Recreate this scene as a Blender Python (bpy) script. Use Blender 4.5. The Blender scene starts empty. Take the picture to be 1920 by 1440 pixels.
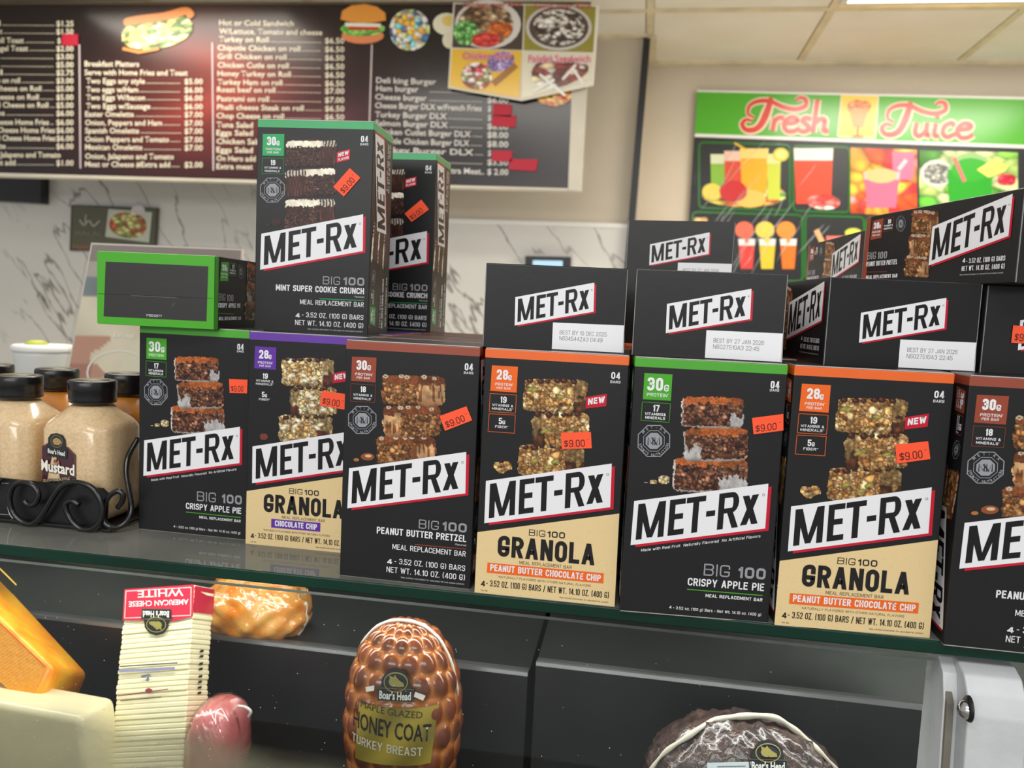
import bpy, bmesh, math, random
import numpy as np
from mathutils import Matrix, Vector
random.seed(7)
scene = bpy.context.scene
COL = scene.collection

# ------------------------------------------------------------------ camera
F, PITCH, YAW, ROLL = 1521.67, .09235, -.15636, .04722
CAM = np.array([0.0, -.49916, .18328])
_cy, _sy, _cp, _sp = math.cos(YAW), math.sin(YAW), math.cos(PITCH), math.sin(PITCH)
FWD = np.array([_sy*_cp, _cy*_cp, -_sp])
_r0 = np.array([_cy, -_sy, 0.0]); _u0 = np.cross(_r0, FWD)
RGT = math.cos(ROLL)*_r0 + math.sin(ROLL)*_u0
UPV = -math.sin(ROLL)*_r0 + math.cos(ROLL)*_u0
cd = bpy.data.cameras.new('camera'); cam = bpy.data.objects.new('camera', cd); COL.objects.link(cam)
M = Matrix([[RGT[i], UPV[i], -FWD[i], CAM[i]] for i in range(3)] + [[0, 0, 0, 1]])
cam.matrix_world = M
cd.sensor_fit = 'HORIZONTAL'; cd.sensor_width = 36; cd.lens = F*36/1920
cd.clip_start = .01; cd.clip_end = 50
cd.dof.use_dof = True; cd.dof.focus_distance = .53; cd.dof.aperture_fstop = 11.5
scene.camera = cam
scene.view_settings.view_transform = 'Standard'; scene.view_settings.look = 'None'
scene.view_settings.gamma = 1; scene.view_settings.use_curve_mapping = False
scene.view_settings.exposure = 0.12
try:
    scene.cycles.max_bounces = 8; scene.cycles.transparent_max_bounces = 16
    scene.cycles.caustics_reflective = False; scene.cycles.caustics_refractive = False
except Exception:
    pass
# world: dim even light of the shop behind the customer
w = bpy.data.worlds.new('shop_ambient'); scene.world = w; w.use_nodes = True
w.node_tree.nodes['Background'].inputs[0].default_value = (.95, .97, 1, 1)
w.node_tree.nodes['Background'].inputs[1].default_value = .46

def area(name, loc, sx, sy, power, col=(1, .97, .92), rot=(0, 0, 0)):
    l = bpy.data.lights.new(name, 'AREA'); l.shape = 'RECTANGLE'; l.size = sx; l.size_y = sy
    l.energy = power; l.color = col
    o = bpy.data.objects.new(name, l); COL.objects.link(o); o.location = loc; o.rotation_euler = rot
    return o
CEIL = 1.165
YM = 2.12
area('ceiling_lamp_customer_side', (-.25, -1.15, 1.35), 1.2, .6, 15)
area('ceiling_lamp_customer_right', (1.3, -.7, 1.35), .6, 1.2, 6)
area('shop_front_tubes', (-.5, -2.7, .8), 2.6, .4, 26, (1, .98, .95), (math.radians(88), 0, 0))  # unseen fill light, added to brighten cartons, back wall and ceiling
area('ceiling_lamp_counter', (-.6, .75, CEIL-.03), 1.2, .3, 15, (1, .95, .88))
area('ceiling_lamp_back', (-1.65, 1.7, CEIL-.03), .7, .4, 3.6, (1, .95, .86))
area('ceiling_lamp_kitchen', (1.08, 1.9, CEIL-.03), 1.0, .5, 21, (1, .95, .88))
area('case_tube_lamp', (-.15, .12, -.012), 1.3, .02, 1.7, (1, .97, .92))

# ------------------------------------------------------------------ helpers
def s2l(c):
    c = np.asarray(c, float)/255.0
    return np.where(c <= .04045, c/12.92, ((c+.055)/1.055)**2.4)
def L3(c): return tuple(float(v) for v in s2l(c))+(1.0,)
def ray(x, y): return FWD + RGT*(x-960)/F - UPV*(y-720)/F
def at(x, y, Y):
    d = ray(x, y); return CAM + d*(Y-CAM[1])/d[1]
def atz(x, y, Z):
    d = ray(x, y); return CAM + d*(Z-CAM[2])/d[2]
def atx(x, y, X):
    d = ray(x, y); return CAM + d*(X-CAM[0])/d[0]

def nt(name):
    m = bpy.data.materials.new(name); m.use_nodes = True
    return m, m.node_tree.nodes, m.node_tree.links, m.node_tree.nodes['Principled BSDF']
def mat(name, c, rough=.5, metal=0, spec=.5, bump=0, bscale=200, var=0, vscale=8, coat=0, emis=None, es=1, c2=None, sss=0):
    m, N, Lk, b = nt(name)
    b.inputs['Base Color'].default_value = L3(c)
    b.inputs['Roughness'].default_value = rough; b.inputs['Metallic'].default_value = metal
    b.inputs['Specular IOR Level'].default_value = spec
    b.inputs['Coat Weight'].default_value = coat; b.inputs['Coat Roughness'].default_value = .08
    if sss:
        b.inputs['Subsurface Weight'].default_value = sss; b.inputs['Subsurface Radius'].default_value = (.01, .006, .003)
    tc = N.new('ShaderNodeTexCoord')
    if var or c2 is not None:
        n = N.new('ShaderNodeTexNoise'); n.inputs['Scale'].default_value = vscale; n.inputs['Detail'].default_value = 5
        Lk.new(tc.outputs['Object'], n.inputs['Vector'])
        r = N.new('ShaderNodeValToRGB'); r.color_ramp.elements[0].position = .35; r.color_ramp.elements[1].position = .65
        a = np.array(L3(c)[:3])
        bb = np.array(L3(c2)[:3]) if c2 is not None else a*(1-var)
        r.color_ramp.elements[0].color = (*a, 1); r.color_ramp.elements[1].color = (*bb, 1)
        Lk.new(n.outputs['Fac'], r.inputs['Fac']); Lk.new(r.outputs['Color'], b.inputs['Base Color'])
    if bump:
        n2 = N.new('ShaderNodeTexNoise'); n2.inputs['Scale'].default_value = bscale; n2.inputs['Detail'].default_value = 3
        Lk.new(tc.outputs['Object'], n2.inputs['Vector'])
        bp = N.new('ShaderNodeBump'); bp.inputs['Strength'].default_value = bump; bp.inputs['Distance'].default_value = .001
        Lk.new(n2.outputs['Fac'], bp.inputs['Height']); Lk.new(bp.outputs['Normal'], b.inputs['Normal'])
    if emis is not None:
        b.inputs['Emission Color'].default_value = L3(emis); b.inputs['Emission Strength'].default_value = es
    return m
def print_mat(name, rough=.4, spec=.5, coat=0, bump=.05, bscale=300):
    m, N, Lk, b = nt(name)
    a = N.new('ShaderNodeAttribute'); a.attribute_name = 'Col'
    Lk.new(a.outputs['Color'], b.inputs['Base Color'])
    b.inputs['Roughness'].default_value = rough; b.inputs['Specular IOR Level'].default_value = spec
    b.inputs['Coat Weight'].default_value = coat; b.inputs['Coat Roughness'].default_value = .1
    n2 = N.new('ShaderNodeTexNoise'); n2.inputs['Scale'].default_value = bscale
    tc = N.new('ShaderNodeTexCoord'); Lk.new(tc.outputs['Object'], n2.inputs['Vector'])
    bp = N.new('ShaderNodeBump'); bp.inputs['Strength'].default_value = bump; bp.inputs['Distance'].default_value = .001
    Lk.new(n2.outputs['Fac'], bp.inputs['Height']); Lk.new(bp.outputs['Normal'], b.inputs['Normal'])
    return m
def thin_glass(name, tint=(1, 1, 1), ior=1.5, rough=.0, fac=None):
    m, N, Lk, b = nt(name); N.remove(b)
    out = [n for n in N if n.type == 'OUTPUT_MATERIAL'][0]
    t = N.new('ShaderNodeBsdfTransparent'); t.inputs[0].default_value = (*tint, 1)
    g = N.new('ShaderNodeBsdfGlossy'); g.inputs['Roughness'].default_value = rough
    f = N.new('ShaderNodeFresnel'); f.inputs['IOR'].default_value = ior
    mx = N.new('ShaderNodeMixShader')
    ge = N.new('ShaderNodeNewGeometry'); sb = N.new('ShaderNodeMath'); sb.operation = 'SUBTRACT'; sb.inputs[0].default_value = 1
    Lk.new(ge.outputs['Backfacing'], sb.inputs[1]); ml = N.new('ShaderNodeMath'); ml.operation = 'MULTIPLY'
    Lk.new(f.outputs[0], ml.inputs[0]); Lk.new(sb.outputs[0], ml.inputs[1])
    Lk.new(ml.outputs[0], mx.inputs[0]); Lk.new(t.outputs[0], mx.inputs[1]); Lk.new(g.outputs[0], mx.inputs[2])
    Lk.new(mx.outputs[0], out.inputs[0])
    return m

def link(name, me, m=None, parent=None):
    o = bpy.data.objects.new(name, me); COL.objects.link(o)
    if m is not None:
        for k in (m if isinstance(m, (list, tuple)) else [m]): me.materials.append(k)
    if parent is not None: o.parent = parent
    return o
def empty(name, loc=(0, 0, 0), rot=(0, 0, 0)):
    o = bpy.data.objects.new(name, None); COL.objects.link(o); o.location = loc; o.rotation_euler = rot
    o.empty_display_size = .02; return o
def tag(o, label, cat, group=None):
    o['label'] = label; o['category'] = cat
    if group: o['group'] = group
    return o
def struct(o): o['kind'] = 'structure'; return o
def pydata(name, v, f, m=None, parent=None, smooth=False, mi=None):
    me = bpy.data.meshes.new(name); me.from_pydata([tuple(map(float, p)) for p in v], [], [tuple(q) for q in f]); me.update()
    if smooth: me.polygons.foreach_set('use_smooth', [True]*len(me.polygons))
    if mi is not None: me.polygons.foreach_set('material_index', mi)
    return link(name, me, m, parent)
HEXF = [(0, 3, 2, 1), (4, 5, 6, 7), (0, 1, 5, 4), (1, 2, 6, 5), (2, 3, 7, 6), (3, 0, 4, 7)]
def bevel_mesh(me, w, seg=2):
    bm = bmesh.new(); bm.from_mesh(me); bmesh.ops.recalc_face_normals(bm, faces=bm.faces)
    if w: bmesh.ops.bevel(bm, geom=list(bm.edges), offset=w, segments=seg, affect='EDGES', profile=.5)
    bm.to_mesh(me); bm.free()
def box(name, lo, hi, m, parent=None, bev=0, seg=2):
    (a, b, c), (d, e, f) = lo, hi
    v = [(a, b, c), (d, b, c), (d, e, c), (a, e, c), (a, b, f), (d, b, f), (d, e, f), (a, e, f)]
    o = pydata(name, v, HEXF, m, parent)
    bevel_mesh(o.data, bev, seg)
    if bev: o.data.polygons.foreach_set('use_smooth', [True]*len(o.data.polygons)); wn(o)
    return o
def wn(o):
    md = o.modifiers.new('wn', 'WEIGHTED_NORMAL'); md.keep_sharp = False; return o
def hexa(name, pts, m, parent=None, bev=0, seg=3):
    o = pydata(name, pts, HEXF, m, parent); bevel_mesh(o.data, bev, seg)
    if bev: o.data.polygons.foreach_set('use_smooth', [True]*len(o.data.polygons)); wn(o)
    return o
def smooth_path(P, n=6):
    P = np.asarray(P, float); out = []
    Q = np.vstack([2*P[0]-P[1], P, 2*P[-1]-P[-2]])
    for i in range(1, len(Q)-2):
        for t in np.linspace(0, 1, n, endpoint=False):
            a, b, c, d = Q[i-1], Q[i], Q[i+1], Q[i+2]
            out.append(.5*((2*b)+(-a+c)*t+(2*a-5*b+4*c-d)*t*t+(-a+3*b-3*c+d)*t**3))
    out.append(P[-1]); return np.array(out)
def tube(name, P, r, m, parent=None, ns=10):
    P = np.asarray(P, float); v = []; f = []
    up = np.array([0, -1, 0.05])
    for i, p in enumerate(P):
        t = P[min(i+1, len(P)-1)]-P[max(i-1, 0)]; t /= np.linalg.norm(t)
        a = np.cross(t, up); a /= np.linalg.norm(a); b = np.cross(t, a)
        rr = r[i] if hasattr(r, '__len__') else r
        for k in range(ns):
            an = 2*math.pi*k/ns; v.append(p+rr*(a*math.cos(an)+b*math.sin(an)))
    for i in range(len(P)-1):
        for k in range(ns):
            f.append((i*ns+k, i*ns+(k+1) % ns, (i+1)*ns+(k+1) % ns, (i+1)*ns+k))
    f.append(tuple(range(ns))[::-1]); f.append(tuple((len(P)-1)*ns+k for k in range(ns)))
    return pydata(name, v, f, m, parent, smooth=True)
def lathe(name, prof, m, parent=None, ns=32, sq=None, loc=(0, 0, 0)):
    """profile [(r,z)], sq(z, angle)-> radius factor"""
    v = []; f = []
    for r, z in prof:
        for k in range(ns):
            a = 2*math.pi*k/ns; rr = r*(sq(z, a) if sq else 1)
            v.append((loc[0]+rr*math.cos(a), loc[1]+rr*math.sin(a), loc[2]+z))
    n = len(prof)
    for i in range(n-1):
        for k in range(ns): f.append((i*ns+k, i*ns+(k+1) % ns, (i+1)*ns+(k+1) % ns, (i+1)*ns+k))
    f.append(tuple(range(ns))[::-1]); f.append(tuple((n-1)*ns+k for k in range(ns)))
    o = pydata(name, v, f, m, parent, smooth=True)
    return o

# ---- glyph cache from Blender's own built-in font
_G = {}
def glyph(ch, off):
    k = (ch, off)
    if k in _G: return _G[k]
    def mk(s):
        cu = bpy.data.curves.new('glyph', 'FONT'); cu.body = s; cu.size = 1; cu.resolution_u = 2; cu.offset = off
        o = bpy.data.objects.new('glyph', cu)
        me = o.to_mesh()
        n = len(me.vertices); co = np.zeros(n*3)
        if n: me.vertices.foreach_get('co', co)
        co = co.reshape(-1, 3)[:, :2].copy()
        me.calc_loop_triangles(); t = np.zeros(len(me.loop_triangles)*3, int)
        if len(t): me.loop_triangles.foreach_get('vertices', t)
        o.to_mesh_clear(); bpy.data.objects.remove(o); bpy.data.curves.remove(cu)
        return co, t.reshape(-1, 3)
    if 'bar' not in _G: _G['bar'] = mk('|')[0][:, 0].max() if off == 0 else None
    bar = mk('|')[0][:, 0].max(); adv = mk(ch+'|')[0][:, 0].max()-bar
    co, t = mk(ch) if ch != ' ' else (np.zeros((0, 2)), np.zeros((0, 3), int))
    _G[k] = (co, t, adv); return _G[k]
def text_geo(s, off=0.0, track=0.0):
    x = 0; V = []; T = []; n = 0
    for ch in s:
        co, t, adv = glyph(ch, off)
        if len(co):
            V.append(co+[x, 0]); T.append(t+n); n += len(co)
        x += adv+track
    V = np.vstack(V); T = np.vstack(T)
    return V, T
CAPH = None
def caph():
    global CAPH
    if CAPH is None: CAPH = glyph('H', 0.0)[0][:, 1].max()
    return CAPH

def homog(src, dst=((0, 1), (1, 1), (1, 0), (0, 0))):
    A = []
    for (x, y), (u, v) in zip(src, dst):
        A.append([x, y, 1, 0, 0, 0, -u*x, -u*y, -u]); A.append([0, 0, 0, x, y, 1, -v*x, -v*y, -v])
    h = np.linalg.svd(np.array(A, float))[2][-1].reshape(3, 3)
    def m(p):
        p = np.atleast_2d(np.asarray(p, float)); q = np.c_[p, np.ones(len(p))]@h.T
        return q[:, :2]/q[:, 2:]
    return m

# ---- condensed sans drawn from strokes (all small print on the cartons)
def _sf():
    r = .2; G = {}
    def g(ch, w, *st): G[ch] = (w, st)
    ring = lambda y0, y1: ('O', [(0, y0, r), (0, y1, r), (1, y1, r), (1, y0, r)])
    st0 = [(0, 0), (0, 1)]; x = .72
    g('A', .56, ('D', (0, 0), (.5, 1)), ('D', (1, 0), (.5, 1)), ('B', [(.24, .27), (.76, .27)]))
    g('B', .5, st0, [(0, 1), (1, 1, r), (1, .53, r), (0, .53)], [(0, .53), (1, .53, r), (1, 0, r), (0, 0)])
    g('C', .5, [(1, .69), (1, 1, r), (0, 1, r), (0, 0, r), (1, 0, r), (1, .3)])
    g('D', .5, st0, [(0, 1), (1, 1, r), (1, 0, r), (0, 0)])
    g('E', .42, st0, [(0, 1), (1, 1)], [(0, .53), (.85, .53)], [(0, 0), (1, 0)])
    g('F', .4, st0, [(0, 1), (1, 1)], [(0, .5), (.85, .5)])
    g('G', .5, [(1, .72), (1, 1, r), (0, 1, r), (0, 0, r), (1, 0, r), (1, .4)], [(1, .4), (.5, .4)])
    g('H', .5, st0, [(1, 0), (1, 1)], ('B', [(0, .52), (1, .52)])); g('I', .0, st0)
    g('J', .42, [(1, 1), (1, 0, r), (0, 0, r), (0, .28)])
    g('K', .52, st0, ('D', (.12, .36), (1, 1)), ('D', (1, 0), (.38, .62))); g('L', .4, st0, [(0, 0), (1, 0)])
    g('M', .68, st0, [(1, 0), (1, 1)], ('D', (.5, .12), (.04, 1)), ('D', (.5, .12), (.96, 1)))
    g('N', .52, st0, [(1, 0), (1, 1)], ('D', (1, 0), (0, 1))); g('O', .5, ring(0, 1)); g('0', .46, ring(0, 1))
    g('P', .48, st0, [(0, 1), (1, 1, r), (1, .45, r), (0, .45)]); g('Q', .5, ring(0, 1), ('D', (1.1, -.08), (.55, .25)))
    g('R', .5, st0, [(0, 1), (1, 1, r), (1, .48, r), (0, .48)], ('D', (1, 0), (.5, .48)))
    g('S', .48, [(1, .74), (1, 1, r), (0, 1, r), (0, .53, r), (1, .53, r), (1, 0, r), (0, 0, r), (0, .26)])
    g('T', .48, [(.5, 0), (.5, 1)], [(0, 1), (1, 1)]); g('U', .5, [(0, 1), (0, 0, r), (1, 0, r), (1, 1)])
    g('V', .54, ('D', (.5, 0), (0, 1)), ('D', (.5, 0), (1, 1)))
    g('W', .8, ('D', (.25, 0), (0, 1)), ('D', (.25, 0), (.5, 1)), ('D', (.75, 0), (.5, 1)), ('D', (.75, 0), (1, 1)))
    g('X', .54, ('D', (0, 0), (1, 1)), ('D', (1, 0), (0, 1)))
    g('Y', .54, [(.5, 0), (.5, .45)], ('D', (.5, .4), (0, 1)), ('D', (.5, .4), (1, 1))); g('Z', .46, [(0, 1), (1, 1)], [(0, 0), (1, 0)], ('D', (0, 0), (1, 1)))
    g('1', .2, [(1, 0), (1, 1)], ('B', [(-.1, .76), (.4, .8), (.9, .98)]))
    g('2', .46, [(0, .7), (0, 1, r), (1, 1, r), (1, .56, .12), (0, .06), (0, 0), (1, 0)])
    g('3', .46, [(0, .74), (0, 1, r), (1, 1, r), (1, .53, r), (.45, .53)], [(.45, .53), (1, .53, r), (1, 0, r), (0, 0, r), (0, .26)])
    g('4', .5, [(.78, 0), (.78, 1)], ('D', (0, .24), (.78, 1)), [(0, .22), (1, .22)])
    g('5', .46, [(.95, 1), (0, 1), (0, .55), (1, .6, r), (1, 0, r), (0, 0, r), (0, .26)])
    g('6', .46, [(1, .76), (1, 1, r), (0, 1, r), (0, 0, r), (1, 0, r), (1, .58, r), (0, .58)])
    g('7', .44, [(0, 1), (1, 1)], ('D', (.3, 0), (1, 1))); g('8', .46, ring(0, .53), ring(.53, 1))
    g('9', .46, [(0, .24), (0, 0, r), (1, 0, r), (1, 1, r), (0, 1, r), (0, .42, r), (1, .42)])
    g('a', .42, [(0, .56), (0, x, r), (1, x, r), (1, 0)], [(1, .42), (0, .42, r), (0, 0, r), (1, 0)])
    g('b', .42, st0, [(0, x), (1, x, r), (1, 0, r), (0, 0)]); g('c', .4, [(1, .52), (1, x, r), (0, x, r), (0, 0, r), (1, 0, r), (1, .2)])
    g('d', .42, [(1, 0), (1, 1)], [(1, x), (0, x, r), (0, 0, r), (1, 0)]); g('e', .42, [(0, .36), (1, .36), (1, x, r), (0, x, r), (0, 0, r), (1, 0, r), (1, .16)])
    g('f', .26, [(.4, 0), (.4, 1, .12), (1, 1)], [(0, x), (1, x)]); g('g', .42, [(1, x), (1, -.25, r), (0, -.25)], [(1, x), (0, x, r), (0, 0, r), (1, 0)])
    g('h', .42, st0, [(0, x), (1, x, r), (1, 0)]); g('i', .0, [(0, 0), (0, x)], [(0, .97), (0, 1)]); g('j', .1, [(1, x), (1, -.25), (0, -.25)])
    g('k', .42, st0, ('D', (.1, .26), (1, x)), ('D', (1, 0), (.4, .45))); g('l', .0, st0)
    g('m', .68, [(0, 0), (0, x)], [(0, x), (.5, x, .15), (.5, 0)], [(.5, x), (1, x, .15), (1, 0)]); g('n', .42, [(0, 0), (0, x)], [(0, x), (1, x, r), (1, 0)])
    g('o', .42, ring(0, x)); g('p', .42, [(0, -.25), (0, x)], [(0, x), (1, x, r), (1, 0, r), (0, 0)]); g('q', .42, [(1, -.25), (1, x)], [(1, x), (0, x, r), (0, 0, r), (1, 0)])
    g('r', .24, [(0, 0), (0, x)], [(0, x), (1, x)]); g('s', .38, [(1, .56), (1, x, .15), (0, x, .15), (0, .37, .15), (1, .37, .15), (1, 0, .15), (0, 0, .15), (0, .16)])
    g('t', .26, [(.4, 1), (.4, 0, .12), (1, 0)], [(0, x), (1, x)]); g('u', .42, [(0, x), (0, 0, r), (1, 0, r), (1, x)])
    g('v', .44, ('D', (.5, 0), (0, x)), ('D', (.5, 0), (1, x))); g('w', .66, ('D', (.25, 0), (0, x)), ('D', (.25, 0), (.5, x)), ('D', (.75, 0), (.5, x)), ('D', (.75, 0), (1, x)))
    g('x', .42, ('D', (0, 0), (1, x)), ('D', (1, 0), (0, x))); g('y', .44, ('D', (.5, 0), (0, x)), ('D', (.35, -.25), (1, x))); g('z', .4, [(0, x), (1, x)], [(0, 0), (1, 0)], ('D', (0, 0), (1, x)))
    g('.', .0, [(0, 0), (0, .02)]); g(',', .0, [(0, -.12), (0, .02)]); g('-', .22, [(0, .42), (1, .42)]); g('/', .34, ('D', (0, -.05), (1, 1.05)))
    g('(', .14, ('B', [(1, 1.1), (.2, .85), (0, .5), (.2, .15), (1, -.1)])); g(')', .14, ('B', [(0, 1.1), (.8, .85), (1, .5), (.8, .15), (0, -.1)]))
    g('*', .16, [(.5, .8), (.5, 1)], [(0, .9), (1, .9)]); g("'", .0, [(0, .85), (0, 1)]); g(':', .0, [(0, 0), (0, .02)], [(0, .6), (0, .62)])
    g('&', .5, [(1, .0), (.2, .72, .1), (.25, 1, .1), (.7, 1, .1), (.7, .72, .1), (0, .35, .15), (0, 0, .15), (.6, 0, .1), (1, .45)])
    g('$', .46, [(1, .74), (1, .9, r), (0, .9, r), (0, .53, r), (1, .53, r), (1, .1, r), (0, .1, r), (0, .26)], [(.5, -.02), (.5, 1.02)])
    g(' ', .16)
    return G
SF = _sf()
def _round(P, R, closed=False):
    out = []; n = len(P)
    for i in range(n):
        p = np.array(P[i][:2], float)
        if len(P[i]) < 3 or (not closed and i in (0, n-1)): out.append(p); continue
        a = np.array(P[(i-1) % n][:2], float); c = np.array(P[(i+1) % n][:2], float)
        la, lc = np.linalg.norm(a-p), np.linalg.norm(c-p); rr = min(P[i][2], la*.5, lc*.5)
        if rr < 1e-6: out.append(p); continue
        u, v_ = p+(a-p)/la*rr, p+(c-p)/lc*rr
        for t in np.linspace(0, 1, 5): out.append((1-t)**2*u+2*t*(1-t)*(p*.78+(u+v_)*.11)+t*t*v_)
    return out
def _ext(e, p):
    if abs(e[0]-p[0]) < 1e-6: return min(abs(e[1]-k) for k in (0, 1, .72, -.25, .02, .97, .6, .62)) < 1e-3
    return True
def stroke_text(s, cap, width, t):
    """returns vertices (x along, y up) and triangles; strokes keep the weight t"""
    gap = .135*cap; ws = [SF[c][0]*cap if c in SF else .4*cap for c in s]
    nat = sum(ws); n = len(s); fixed = n*t
    k = (width-fixed)/(nat+gap*(n-1))
    if k < .25: t = t*.6; k = (width-n*t)/(nat+gap*(n-1))
    V = []; T = []; x = 0
    def addq(q):
        b = len(V); V.extend(q); T.append((b, b+1, b+2)); T.append((b, b+2, b+3))
    def run(P, closed, ends):
        P = [np.array(p) for p in P]
        Q = [P[0]]
        for p in P[1:]:
            if np.linalg.norm(p-Q[-1]) > 1e-6: Q.append(p)
        if closed and np.linalg.norm(Q[0]-Q[-1]) < 1e-6: Q.pop()
        if len(Q) < 2: return
        if ends and not closed:
            if ends[0]: d = Q[0]-Q[1]; Q[0] = Q[0]+d/np.linalg.norm(d)*t/2
            if ends[1]: d = Q[-1]-Q[-2]; Q[-1] = Q[-1]+d/np.linalg.norm(d)*t/2
        m = len(Q); N = []
        for i in range(m):
            ds = []
            if closed or i > 0: d = Q[i]-Q[i-1]; ds.append(d/np.linalg.norm(d))
            if closed or i < m-1: d = Q[(i+1) % m]-Q[i]; ds.append(d/np.linalg.norm(d))
            ns = [np.array((-d[1], d[0])) for d in ds]
            if len(ns) == 2: a = ns[0]+ns[1]; a = a/max(.5, 1+float(ns[0]@ns[1]))
            else: a = ns[0]
            N.append(a*t/2)
        for i in range(m if closed else m-1):
            j = (i+1) % m; addq([Q[i]+N[i], Q[j]+N[j], Q[j]-N[j], Q[i]-N[i]])
    for c, w_ in zip(s, ws):
        gl = SF.get(c) or SF['-']; W = w_*k; ih = cap-t
        mp = lambda p: (x+t/2+p[0]*W, t/2+p[1]*ih)
        for st in gl[1]:
            if isinstance(st, tuple) and st[0] == 'D':
                (a0, b0), (a1, b1) = st[1], st[2]
                p = np.array((x+t/2+a0*W, b0*cap)); q = np.array((x+t/2+a1*W, b1*cap))
                d = q-p; h = t/2*np.linalg.norm(d)/max(abs(d[1]), 1e-6); h = min(h, t)
                addq([p+(-h, 0), q+(-h, 0), q+(h, 0), p+(h, 0)])
            elif isinstance(st, tuple) and st[0] == 'O':
                run(_round([(*mp(p), p[2]*cap) for p in st[1]], cap, True), True, None)
            elif isinstance(st, tuple) and st[0] == 'B':
                run([mp(p) for p in st[1]], False, None)
            else:
                run(_round([(*mp(p), *( [p[2]*cap] if len(p) > 2 else [])) for p in st], cap), False, (_ext(st[0], st[1]), _ext(st[-1], st[-2])))
        x += W+t+gap*k
    return np.array(V), np.array(T)

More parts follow.
